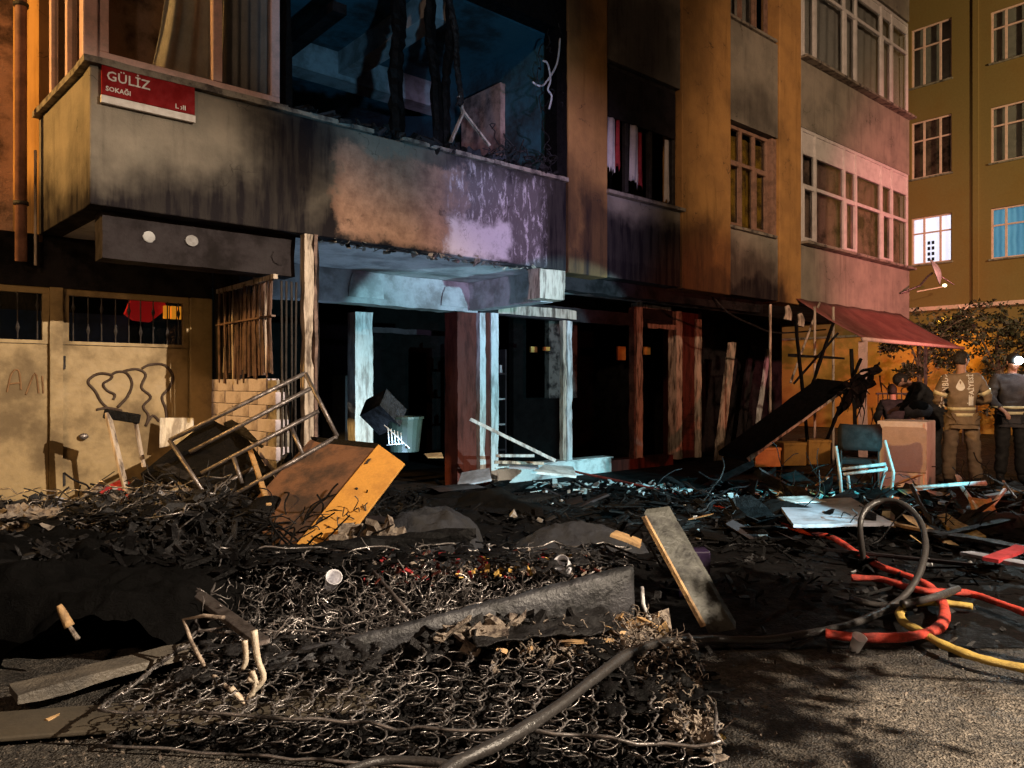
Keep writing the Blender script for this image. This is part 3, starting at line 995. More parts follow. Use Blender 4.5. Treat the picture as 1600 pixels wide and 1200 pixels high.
for i in range(26):
    yy = 0.03 + i * 0.052 + rnd.uniform(-.012, .012)
    zb = 1.42 + rnd.uniform(-.06, .06)
    x_ = 1.40 + rnd.uniform(-.02, .02)
    mb = MB().tube([(x_, yy, zb), (x_ + rnd.uniform(-.02, .02), yy + rnd.uniform(-.02, .02), 1.9), (x_, yy, 2.28)], rnd.choice((0.007, 0.009, 0.013)), 6)
    mb.build('grille_bar', M['postpale' if i in (3, 18, 23) else 'barbrown'], gr)
# wooden boards just behind the bars
for i in range(9):
    yy = 0.35 + i * 0.11
    MB().box(1.44, 1.465, yy, yy + 0.1, 1.44 + rnd.random() * .08, 2.2).build('board', M['barbrown'], gr)
mbp = MB()
for k in range(4):
    uu = 1.46 + 0.045 * k
    MB().tube([(uu, -0.0, 0.1), (uu + rnd.uniform(-.01, .01), 0.0, 1.3), (uu, 0.0, 2.25)], 0.009, 6).build('grille_bar', M['darkiron'], gr)
# front post (pale, scorched) and its dark twin
bbox_part('shop_post', M['postpale'], (1.66, 1.745, -0.02, 0.06, 0.0, 2.683), 0.008)
bbox_part('shop_post', M['soot'], (1.80, 1.88, 0.15, 0.25, 0.0, 2.683), 0.006)
bbox_part('shop_post', M['barbrown'], (1.76, 1.79, -0.01, 0.05, 0.0, 2.683), 0.004)

# lintel of the recess (pale, plaster blown off in arches), right hand end beam
bbox_part('lintel', M['plaster'], (1.95, 4.86, WB, WB + 0.25, 2.31, 2.688), 0.01)
for (a, b, c, d) in ((440, 420, 610, 480), (690, 445, 742, 484), (545, 422, 600, 470)):
    p, q = L(a, b, WB - 0.02), L(c, d, WB - 0.02)
    if a == 440: continue
    pts = []
    for k in range(14):
        t = math.pi * k / 13
        pts.append((((p.x + q.x) / 2 - (q.x - p.x) / 2 * math.cos(t)), WB - 0.018, q.z + 0.02 + (p.z - q.z - 0.04) * min(1, 1.5 * math.sin(t))))
    MB().prism(pts, (0, 0.016, 0)).build('plaster_flake', M['plaster' if a == 690 else 'soffit'], BL)
eb = MB().box(4.70, 4.90, 0.225, WB - 0.003, 2.33, 2.688).build('end_beam', M['plaster'], BL, bevel=0.01)
MB().box(4.50, 4.90, 0.02, 0.222, 2.34, 2.677).build('beam_end_cap', M['postpale'], BL, bevel=0.01)
bbox_part('hanging_edge', M['soot'], (4.903, 9.5, 0.225, 0.4, 2.5, 2.688))
# soffit edge spalls under the parapet
chips('spalled_edge', 120, lambda g: (g.uniform(1.7, 4.7), g.uniform(0.0, 0.3), 2.685 - abs(g.normal(0, 0.006))), 0.022, 'sill', BL, 0.3, seed=8)

# corner column, posts and shopfront fascia in plane B
cc = bbox_part('corner_column', M['postred'], (4.54, 4.85, WB + 0.02, WB + 0.3, 0.0, 2.308), 0.01)
bbox_part('column_casing', M['whitemetal'], (4.853, 4.95, WB - 0.05, WB + 0.3, 0.1, 2.32), 0.008)
bbox_part('column_casing', M['postred'], (4.953, 5.04, WB - 0.03, WB + 0.3, 0.0, 2.32), 0.008)
bbox_part('column_casing', M['whitemetal'], (5.043, 5.17, WB - 0.05, WB + 0.3, 0.1, 2.32), 0.008)
bbox_part('fascia', M['sootbeam'], (4.9, 9.3, WB, WB + 0.12, 2.30, 2.50), 0.01)
bbox_part('fascia', M['postpale'], (5.2, 6.7, WB - 0.012, WB - 0.002, 2.33, 2.46))
bbox_part('front_post', M['whitemetal'], (6.50, 6.60, WB - 0.02, WB + 0.07, 0.25, 2.299), 0.006)
bbox_part('front_post', M['postpale'], (6.43, 6.497, WB + 0.0, WB + 0.07, 0.25, 2.299), 0.006)
bbox_part('front_post', M['postpale'], (8.02, 8.17, WB - 0.05, WB + 0.07, 0.2, 2.68), 0.008)
bbox_part('front_post', M['barbrown'], (7.97, 8.017, WB - 0.04, WB + 0.07, 0.2, 2.6), 0.004)
bbox_part('hanging_sign_frame', M['sootbeam'], (8.2, 8.95, WB - 0.04, WB, 2.42, 2.68), 0.004)
bbox_part('sign_frame_rail', M['postpale'], (8.17, 8.9, WB - 0.06, WB - 0.042, 2.60, 2.66))
bbox_part('sign_frame_rail', M['postpale'], (8.3, 9.1, WB - 0.06, WB - 0.042, 2.28, 2.36))
pl = bbox_part('brick_pier', M['postred'], (9.2, 9.68, WB - 0.04, WB + 0.35, 0.12, 2.6), 0.01)
bbox_part('pier_strip', M['postpale'], (9.02, 9.18, WB - 0.07, WB + 0.1, 0.12, 2.6), 0.006)
bbox_part('pier_strip', M['postpale'], (9.56, 9.7, WB - 0.09, WB - 0.045, 0.12, 2.5), 0.006)
for k in range(9):
    MB().box(9.22, 9.55, WB - 0.055, WB - 0.041, 0.2 + k * 0.11, 0.29 + k * 0.11).build('tile', M['postred'], pl)
# white sill wall of the shop front
sl = bbox_part('sill_wall', M['whitesill'], (5.18, 7.45, WB - 0.02, WB + 0.2, 0.0, 0.245), 0.012)
bbox_part('sill_wall', M['postred'], (7.455, 9.0, WB - 0.02, WB + 0.2, 0.0, 0.2), 0.012)  # darker colour from here on paints the end of the lamp beam
bbox_part('sill_ledge', M['whitesill'], (5.1, 7.45, WB - 0.07, WB + 0.16, 0.248, 0.27), 0.006)
# interior of the shop
bbox_part('shop_floor', M['soot'], (1.5, 14.3, 0.3, 6.9, 0.0, 0.03))
ic0, ic1 = L(555, 600, 2.4).x, L(583, 600, 2.4).x
bbox_part('inner_column', M['whitemetal'], (ic0, ic1, 2.4, 2.6, 0.0, 2.30), 0.01)
bbox_part('inner_door_head', M['sootbeam'], (ic1 + .01, 5.6, 2.45, 2.5, 2.05, 2.12), 0.006)
bbox_part('dividing_wall', M['foam'], (6.95, 8.0, 3.3, 3.42, 0.03, 2.69))
bbox_part('peeling_wall', mk('peeling_grey_plaster', (0.12, 0.10, 0.09), .9, dirt=.9, dcol=(.012, .01, .01), scale=5, bump=.8, spec=.1), (7.1, 7.75, 2.6, 2.7, 1.15, 2.45))
bbox_part('shop_back_wall', M['foam'], (1.5, 9.9, 5.0, 5.1, 0.03, 2.69))
bbox_part('side_room_wall', M['soot'], (9.72, 9.84, WB, 6.9, 0.0, 2.69))
for (a, b, z0, z1, w_, m) in ((5.9, 6.3, 0.9, 1.9, 3.4, 'char'), (4.0, 4.3, 0.3, 1.5, 3.6, 'bluegrey')):
    bbox_part('burnt_cupboard', M[m], (a, b, w_, w_ + 0.4, 0.03, z1), 0.01)

# entrance zone to the right: leaning door leaves, panels
bbox_part('entrance_wall', M['soot'], (9.9, 14.3, 2.6, 2.7, 0.0, 2.69))

# ------------------------------------------------------------------ things on the building
sg = thing('street_sign', 'red enamel street sign reading GÜLİZ SOKAĞI on the corner parapet', 'street sign', LW(0.40, -0.03, 3.6), ANG)
MB().box(-0.33, 0.33, -0.012, 0.012, -0.115, 0.115).build('plate', M['red_sign'], sg, bevel=0.004)
MB().box(-0.335, 0.335, -0.016, 0.014, -0.175, -0.118).build('white_strip', M['white_letter'], sg, bevel=0.004)
for (txt, size, x, z) in (('GÜLİZ', 0.098, -0.30, -0.003), ('SOKAĞI', 0.047, -0.305, -0.082), ('L ›II', 0.05, 0.18, -0.095)):
    me = text_mesh(txt, size, 0.001, 1.02, 0.0012)
    me.materials.append(M['white_letter'])
    t_ = link('lettering', me, sg)
    t_.matrix_local = Matrix.Translation((x, -0.0145, z)) @ Matrix.Rotation(R(90), 4, 'X')

pp = L(57, 300, 0)
dp = thing('downpipe', 'reddish brown rain pipe down the ochre flank wall beside the bay', 'pipe', Vector((-4.21, 6.42, 0)), ANG)
MB().tube([(0, 0, 2.42), (0, 0, TOP)], 0.045, 14).build('pipe', M['copper'], dp, smooth=True)
for z in (2.9, 4.6, 6.4):
    MB().tube([(0, 0, z), (0, 0, z + 0.03)], 0.058, 14).build('pipe_bracket', M['darkiron'], dp, smooth=True)
MB().tube([(0.11, 0.03, 2.40), (0.11, 0.03, 3.4)], 0.012, 8).build('conduit', M['postpale'], dp)

sdish = thing('satellite_dish', 'small pink lit satellite dish on a bent arm at the end of the glazed bay', 'satellite dish', LW(14.5, -0.05, 3.5), ANG)
mb = MB()
nn = 20
for j in range(6):
    r_ = 0.27 * j / 5
    for i in range(nn):
        a = 2 * math.pi * i / nn
        mb.v.append((r_ * math.cos(a) * 0.85, -0.10 + 0.10 * (j / 5) ** 2 * 1.0, r_ * math.sin(a)))
mb.f = [(j * nn + i, j * nn + (i + 1) % nn, (j + 1) * nn + (i + 1) % nn, (j + 1) * nn + i) for j in range(5) for i in range(nn)]
d_ = mb.build('dish', M['whitemetal'], sdish, smooth=True)
d_.modifiers.new('s', 'SOLIDIFY').thickness = 0.01
d_.matrix_local = Matrix.Translation((0.25, -0.35, 0.1)) @ Matrix.Rotation(R(18), 4, 'Z') @ Matrix.Rotation(R(-18), 4, 'X')
MB().tube([(-0.5, 0, -0.35), (-0.2, -0.25, -0.2), (0.05, -0.3, 0.0), (0.22, -0.32, 0.08)], 0.02, 8).build('arm', M['steel'], sdish)
MB().tube([(0.25, -0.35, 0.1), (0.55, -0.6, -0.15)], 0.012, 6).build('feed_arm', M['steel'], sdish)

aw = thing('awning', 'sagging red sheet awning with a pale front rail beside the fire fighters', 'awning', LW(10.0, 0, 2.7), ANG)
mb = MB()
nu, nv = 24, 8
for j in range(nv + 1):
    for i in range(nu + 1):
        s_, t_ = i / nu, j / nv
        x = (0.05 + 3.95 * s_) * (1 - t_) + (0.45 + 4.05 * s_) * t_
        mb.v.append((x, -0.04 - 0.9 * t_, 0.04 - 0.66 * t_ + 0.02 * math.sin(s_ * 40) * 0.4 - 0.03 * math.sin(math.pi * t_)))
mb.f = [(j * (nu + 1) + i, j * (nu + 1) + i + 1, (j + 1) * (nu + 1) + i + 1, (j + 1) * (nu + 1) + i) for j in range(nv) for i in range(nu)]
a_ = mb.build('canopy_sheet', M['awning'], aw, smooth=True)
a_.modifiers.new('s', 'SOLIDIFY').thickness = 0.012
MB().tube([(0.35, -0.96, -0.63), (4.62, -0.96, -0.63)], 0.032, 10).build('front_rail', M['pvc'], aw, smooth=True)
for x, w_, m, r_ in ((0.46, -0.92, 'pvc', 0.05), (2.9, -0.92, 'steel', 0.022)):
    MB().box(x - r_, x + r_, w_ - r_, w_ + r_, -2.7, -0.66).build('post', M[m], aw, bevel=0.006)
for x, w_ in ((-0.75, -0.05), (0.05, -0.35), (0.35, -0.5)):
    MB().tube([(x, w_, -2.6), (x, w_, -0.1)], 0.02, 8).build('pole', M['postpale'], aw)
MB().tube([(-0.6, -0.3, -1.3), (0.5, -0.2, 0.0)], 0.018, 8).build('brace', M['postpale'], aw)

# burnt remains hanging in the entrance
def thing_mesh(o, label, cat, group=None):
    return tag(o, label, cat, group)


def world_quad_slab(name, pts, thick, mat, label, cat, bevel=0.003, group=None, up=None):
    """four world corners, thickness along the normal; origin at the first corner"""
    o = Vector(pts[0])
    p = [Vector(q) - o for q in pts]
    n = (p[1] - p[0]).cross(p[3] - p[0]).normalized() * thick
    ob = MB().prism(p, n).build(name, mat, None, bevel=bevel)
    ob.location = o
    return tag(ob, label, cat, group)


def LQ(px, py, w):
    p = L(px, py, w)
    return LW(p.x, p.y, p.z)


for (a, b, wd, w_, m, lab) in (((1140, 535), (1118, 640), 0.22, 1.5, 'postpale', 'scorched orange lit door leaf slumped in the burnt entrance'),
                               ((1200, 545), (1176, 655), 0.12, 1.9, 'whitemetal', 'pale narrow panel leaning in the burnt entrance'),
                               ((1172, 540), (1150, 660), 0.25, 2.3, 'sootbeam', 'grey sooty board leaning behind the pale narrow panel')):
    p, q = LQ(*a, w_), LQ(*b, w_)
    q.z = 0.02
    o = p.copy()
    mb = MB().obox((0, 0, 0), (wd * CA, wd * SA, 0), Vector((-SA, CA, 0)) * 0.04, q - p)
    ob = mb.build('burnt_board', M[m], None, bevel=0.004)
    ob.location = p
    tag(ob, lab, 'panel')
ca = MB().tube([LQ(1115, 465, 0.2), LQ(1140, 490, 0.1), LQ(1175, 507, 0.1), LQ(1215, 520, 0.1), LQ(1290, 515, 0.0)], 0.014, 6, 6).build('hanging_cable', M['ash'], None)
tag(ca, 'grey cable sagging across the burnt entrance under the facade', 'cable')
for (px, py, hh) in ((1230, 500, .22), (1250, 510, .2), (1300, 505, .2)):
    p = LQ(px, py, -0.1)
    mb = MB()
    pts = [Vector((0, 0, 0)), Vector((0.02, 0.0, hh * .5)), Vector((0.0, 0.02, hh))]
    mb.tube(pts, [0.07, 0.04], 7, 3)
    o = mb.build('melted_fitting', M['postpale'], None)
    o.location = p
    tag(o, {1230: 'scorched pale lump hanging left under the facade edge by the awning', 1250: 'scorched pale lump hanging in the middle by the awning', 1300: 'scorched pale lump hanging beside the awning sheet'}[px], 'burnt fitting', 'melted lamp fittings hanging from the burnt facade')

# ------------------------------------------------------------------ far building, yard wall, tree
FO = Vector((12.88, 23.0, 0))
FX = Vector((SA, -CA, 0))
FANG = math.atan2(FX.y, FX.x)
FB = thing('far_apartment_building', 'ochre apartment block across the yard with white gridded windows', 'building', FO, FANG)
FN = FX.cross(Vector((0, 0, 1)))        # towards the viewer side? fixed below


def FL(px, py):
    k = (px - 800) / F
    v = (k * FO.y - FO.x) / (FX.x - k * FX.y)
    Y = FO.y + v * FX.y
    return v, HC + (HY - py) * Y / F


# local y axis of FB points away from the viewer when rotated by FANG?  (x along FX)
ly = Vector((-FX.y, FX.x, 0))
sgn = 1.0 if ly.dot(Vector((0.6, 1, 0))) > 0 else -1.0


def fbox(v0, v1, w0, w1, z0, z1):
    y0, y1 = sorted((sgn * w0, sgn * w1))
    return (v0, v1, y0, y1, z0, z1)


wins = []
for (x0, x1, ys) in ((1424, 1487, ((37, 130), (185, 275), (337, 411))), (1548, 1625, ((10, 92), (162, 250), (322, 402)))):
    for (ya, yb) in ys:
        v0, za = FL(x0, 603)
        v0 = FL(x0, 603)[0]
        v1 = FL(x1, 603)[0]
        xm = x0 if x0 < 1500 else 1575
        zt = FL(1455 if x0 < 1500 else 1575, ya)[1]
        zb = FL(1455 if x0 < 1500 else 1575, yb)[1]
        wins.append((v0, v1, zb, zt))
# wall in strips round the openings
vs = sorted({-8.0, 9.0, wins[0][0], wins[0][1], wins[3][0], wins[3][1]})
for i in range(len(vs) - 1):
    a, b = vs[i], vs[i + 1]
    rows = sorted([(w[2], w[3]) for w in wins if abs(w[0] - a) < 1e-6])
    z = 3.7
    for (c, d) in rows + [(17.0, None)]:
        off = 0.0 if i < 2 or True else 0.1
        MB().box(*fbox(a, b, 0, 0.25, z, c)).build('wall', M['farwall'], FB)
        z = d
MB().box(*fbox(1.15, 1.3, -0.06, -0.001, 3.75, 17)).build('pilaster', M['farwall'], FB)
MB().box(*fbox(-8, 9, 0.0, 0.25, 0.0, 3.697)).build('wall', M['farwall'], FB)
MB().box(*fbox(-8, 9, 3.0, 3.2, 0.0, 17)).build('back_wall', M['farwall'], FB)
MB().box(*fbox(-8, 9, -0.12, -0.002, 3.66, 3.78)).build('ledge', M['pvc'], FB, bevel=0.01)
def lit_cloth(name, a, b, strength, freq):
    t = NT(name)
    w = t.n('ShaderNodeTexWave', bands_direction='X')
    t.set(w.inputs['Vector'], t.obj)
    w.inputs['Scale'].default_value = freq
    w.inputs['Distortion'].default_value = 2.5
    w.inputs['Detail'].default_value = 3
    c = t.mix(t.math('MULTIPLY', w.outputs['Fac'], t.noise(t.obj, 1.6, 4)), a, b)
    t.set(t.b.inputs['Emission Color'], c)
    t.b.inputs['Emission Strength'].default_value = strength
    return t.out(c, .9)


lit_white = lit_cloth('lit_room_white', (0.86, 0.84, 1.0), (0.6, 0.6, 0.8), 1.7, 1.3)
lit_blue = lit_cloth('lit_curtain_blue', (0.16, 0.42, 0.62), (0.05, 0.22, 0.36), 0.8, 2.2)
for k, (a, b, c, d) in enumerate(wins):
    th = 0.045
    mb = MB()
    w_ = 0.06
    for q in ((a, b, c, c + th), (a, b, d - th, d)):
        mb.box(*fbox(q[0], q[1], w_, w_ + 0.06, q[2], q[3]))
    for q in ((a, a + th), (b - th, b)):
        mb.box(*fbox(q[0], q[1], w_, w_ + 0.06, c + th, d - th))
    win = mb.build('window', M['pvc'], FB)
    n = 3
    zt = c + (d - c) * 0.66
    for i in (1, 2):
        x = a + (b - a) * (i / 3.0) + (-0.03 if i == 1 else 0.05)
        MB().box(*fbox(x - th * .6, x + th * .6, w_ - 0.01, w_ + 0.05, c + th, d - th)).build('mullion', M['pvc'], win)
    MB().box(*fbox(a + th, b - th, w_ - 0.004, w_ + 0.045, zt - th / 2, zt + th / 2)).build('transom', M['pvc'], win)
    MB().box(*fbox(a + th, b - th, w_ + 0.03, w_ + 0.034, c + th, d - th)).build('pane', M['glass'], win)
    MB().box(*fbox(a - 0.04, b + 0.04, -0.06, 0.05, c - 0.05, c - 0.003)).build('sill', M['sill'], win)
    cm = lit_white if k == 2 else lit_blue if k == 5 else M['roomtan'] if k in (1,) else M['curtain']
    MB().box(*fbox(a, b, 0.22, 0.24, c, d)).build('curtain' if k != 2 else 'lit_room_wall', cm, win)
    if k == 2:
        for i in range(2):
            for j in range(4):
                x0 = a + 0.40 + i * 0.12
                z0 = c + 0.1 + j * 0.17
                MB().box(*fbox(x0, x0 + 0.07, 0.19, 0.218, z0, z0 + 0.10)).build('wall_frame', M['bluegrey'], win)
ld = thing('wall_lamp', 'tiny bright lamp on a thin arm against the far ochre wall', 'lamp', Q(1476, 446, 21.5))
MB().ell((0, 0, 0), (0.06, 0.06, 0.05)).build('bulb', emit('bulb_glow', (1.0, 0.8, 0.45), 3.0), ld, smooth=True)
MB().tube([(-0.8, 0, -0.18), (0, 0, -0.03)], 0.018, 6).build('arm', M['pvc'], ld)
yb = thing('yard_pipe', 'pale forked pipe bracket on the ledge of the far building', 'pipe', Q(1505, 480, 20.6))
MB().tube([(-0.14, 0, 0.05), (0, 0, -0.12), (0.18, 0, 0.08)], 0.025, 8).tube([(0, 0, -0.1), (0, 0, -0.25), (0.4, -0.2, -0.32)], 0.02, 8).build('bracket', M['pvc'], yb)

yw = thing('yard_wall', 'glowing orange painted yard wall with faded graffiti behind the tree', 'wall', FO + Vector((-0.757, -0.653, 0)) * 0.9, FANG)
MB().box(-8, 9, -0.1, 0.1, 0, 2.9).build('masonry', M['yardwall'], yw)
MB().box(-8, 9, -0.14, 0.14, 2.903, 2.97).build('coping', M['sill'], yw)
yo = yw.location
for (txt, px, py, s_) in (('N', 1377, 612, 0.42), ('O', 1408, 618, 0.4), ('o', 1418, 612, 0.4), ('Q', 1463, 612, 0.4)):
    k = (px - 800) / F
    v = (k * yo.y - yo.x) / (FX.x - k * FX.y)
    z = HC + (HY - py) * (yo.y + v * FX.y) / F
    me = text_mesh(txt, s_, 0.001)
    me.materials.append(M['paint_black'])
    t_ = link('graffiti_letter', me, yw)
    rot = Matrix.Rotation(R(90), 4, 'X') if sgn > 0 else Matrix.Rotation(R(180), 4, 'Z') @ Matrix.Rotation(R(90), 4, 'X')
    t_.matrix_local = Matrix.Translation((v, -sgn * 0.104, z)) @ rot
# railing in front
rl = thing('iron_railing', 'low dark iron railing in front of the orange yard wall', 'railing', Q(1372, 690, 17.5) * 1.0)
rl.location.z = 0
for k in range(22):
    MB().tube([(k * 0.11, 0, 0), (k * 0.11, 0, 1.15)], 0.012, 6).build('bar', M['darkiron'], rl)
MB().box(-0.05, 2.45, -0.02, 0.02, 1.15, 1.19).build('top_rail', M['darkiron'], rl)


def tree(name, label, base, h, trunk_r, blobs, nleaf, seed, lean=0.0, leaf=0.07):
    g = np.random.default_rng(seed)
    t = thing(name, label, 'tree', base)
    mb = MB().tube([(0, 0, 0), (lean * .3, 0, h * .4), (lean, 0.05, h * .8)], [trunk_r, trunk_r * .45], 9, 4)
    for (c, r) in blobs:
        mb.tube([(lean * .6, 0, h * .5), tuple((np.array((lean, 0, h * .7)) + np.array(c)) / 2), c], [trunk_r * .4, 0.008], 5, 3)
        for k in range(5):
            e = np.array(c) + g.normal(0, 1, 3) * np.array(r) * 0.55
            mb.tube([c, tuple((np.array(c) + e) / 2 + g.normal(0, .05, 3)), tuple(e)], [0.012, 0.004], 4, 2)
    mb_t = mb
    V, Fc = [], []
    for i in range(nleaf):
        if i % 22 == 0:           # a new twig, its leaves crowd round it
            c, r = blobs[g.integers(len(blobs))]
            d = g.normal(0, 1, 3)
            d /= np.linalg.norm(d)
            tw = np.array(c) + d * np.array(r) * g.random() ** 0.45
            tdir = g.normal(0, 1, 3)
            tdir[2] *= .4
            tdir /= np.linalg.norm(tdir)
            mb_t.tube([tuple(tw - tdir * .22), tuple(tw + tdir * .22)], .005, 4)
        p = tw + tdir * g.uniform(-.22, .22) + g.normal(0, .045, 3)
        a, b = g.normal(0, 1, 3), g.normal(0, 1, 3)
        a /= np.linalg.norm(a)
        b -= a * a.dot(b)
        b /= np.linalg.norm(b)
        s = leaf * (0.6 + 0.8 * g.random())
        k = len(V)
        V += [tuple(p - a * s), tuple(p + b * s * .5), tuple(p + a * s), tuple(p - b * s * .5)]
        Fc.append((k, k + 1, k + 2, k + 3))
    mb.build('trunk', M['bark'], t)
    m2 = MB()
    m2.v, m2.f = V, Fc
    m2.build('crown', M['leaf'], t)
    return t


tb = Q(1437, 690, 18.6)
tb.z = 0
tree('yard_tree', 'slim dark tree spreading its leaves before the orange yard wall', tb, 3.4, 0.09,
     [((0, 0, 2.9), (.9, .6, .35)), ((0.8, 0, 2.6), (.7, .5, .45)), ((-.5, 0, 2.4), (.5, .4, .3)), ((1.3, 0, 3.1), (.8, .6, .4)), ((0.35, 0, 2.1), (.45, .3, .25)), ((1.0, .2, 1.9), (.4, .3, .25)), ((-.2, 0, 1.75), (.35, .3, .2))], 2600, 4, leaf=.052)
tb2 = Q(1560, 690, 19.4)
tb2.z = 0
tree('bushy_tree', 'bushy dark tree behind the fire fighter with the head lamp', tb2, 3.2, 0.1,
     [((0, 0, 2.6), (1.1, .8, .9)), ((.9, 0, 2.3), (.9, .7, .9)), ((-.9, 0, 2.9), (.8, .6, .45)), ((0.2, 0, 1.3), (1.2, .7, .8)), ((1.3, 0, 1.2), (.9, .6, .8))], 5200, 9, leaf=0.06)
tree('street_tree', 'slender street tree whose shadow branches over the wet road', Vector((4.05, 2.4, 0)), 3.0, .035,
     [((-.05, -.05, 2.6), (.22, .3, .2)), ((-.24, -.65, 2.6), (.15, .26, .15)), ((-.15, .3, 2.45), (.2, .25, .15))], 900, 14, leaf=.05)

# ------------------------------------------------------------------ people
def skin_obj(name, joints, bones, rad, mat, parent, sub=2, root=0):
    names = list(joints)
    me = bpy.data.meshes.new(name)
    me.from_pydata([joints[n] for n in names], [(names.index(a), names.index(b)) for a, b in bones], [])
    me.update()
    me.materials.append(mat)
    o = link(name, me, parent)
    m = o.modifiers.new('skin', 'SKIN')
    m.use_smooth_shade = True
    sv = me.skin_vertices[0].data
    for i, n in enumerate(names):
        r = rad[n]
        sv[i].radius = (r, r) if not isinstance(r, tuple) else r
        sv[i].use_root = (i == root)
    s = o.modifiers.new('sub', 'SUBSURF')
    s.levels = s.render_levels = sub
    # freeze to plain geometry
    dg = bpy.context.evaluated_depsgraph_get()
    dg.update()
    m2 = bpy.data.meshes.new_from_object(o.evaluated_get(dg))
    m2.name = name
    o.modifiers.clear()
    o.data = m2
    if not m2.materials:
        m2.materials.append(mat)
    for p in m2.polygons:
        p.use_smooth = True
    return o


def bvh_of(o):
    return BVHTree.FromPolygons([v.co[:] for v in o.data.vertices], [p.vertices[:] for p in o.data.polygons])


def band(name, bv, c, axis, r_out, width, mat, parent, off=0.006, n=40, n2=3, arc=(0, 2 * math.pi)):
    """tape wrapped round a garment: rays cast in towards the axis"""
    c, axis = Vector(c), Vector(axis).normalized()
    x = axis.cross(Vector((0.1, 1, 0.07))).normalized()
    y = axis.cross(x)
    mb = MB()
    for j in range(n2):
        cc = c + axis * width * (j / (n2 - 1) - 0.5)
        last = r_out * 0.6
        for i in range(n):
            a = arc[0] + (arc[1] - arc[0]) * i / (n if arc[1] - arc[0] > 6.2 else n - 1)
            d = x * math.cos(a) + y * math.sin(a)
            h = bv.ray_cast(cc + d * r_out, -d, r_out)
            if h[0] is not None:
                last = (h[0] - cc).length
            mb.v.append(tuple(cc + d * (last + off)))
    wrap = arc[1] - arc[0] > 6.2
    for j in range(n2 - 1):
        for i in range(n if wrap else n - 1):
            k = (i + 1) % n
            mb.f.append((j * n + i, j * n + k, (j + 1) * n + k, (j + 1) * n + i))
    o = mb.build(name, mat, parent, smooth=True)
    o.modifiers.new('s', 'SOLIDIFY').thickness = 0.004
    return o


def project(me, Mx, bv, off, back=True):
    """lay flat print onto a garment seen from behind (-y side)"""
    for v in me.vertices:
        p = Mx @ v.co
        h = bv.ray_cast(Vector((p.x, -1.5 if back else 1.5, p.z)), Vector((0, 1 if back else -1, 0)))
        y = h[0].y if h[0] is not None else 0
        v.co = (p.x, y - off if back else y + off, p.z)


def crease(o, amp):
    from mathutils import noise as MN
    me = o.data
    bm = bmesh.new()
    bm.from_mesh(me)
    bmesh.ops.subdivide_edges(bm, edges=bm.edges[:], cuts=1, use_grid_fill=True)
    bm.normal_update()
    for v in bm.verts:
        p = Vector((v.co.x * 6, v.co.y * 6, v.co.z * 13))
        r_ = (1 - abs(MN.noise(p)) * 2.4) + .5 * MN.noise(p * 2.3)
        v.co += v.normal * (r_ - .5) * amp
    bm.to_mesh(me)
    bm.free()
    for p in me.polygons:
        p.use_smooth = True


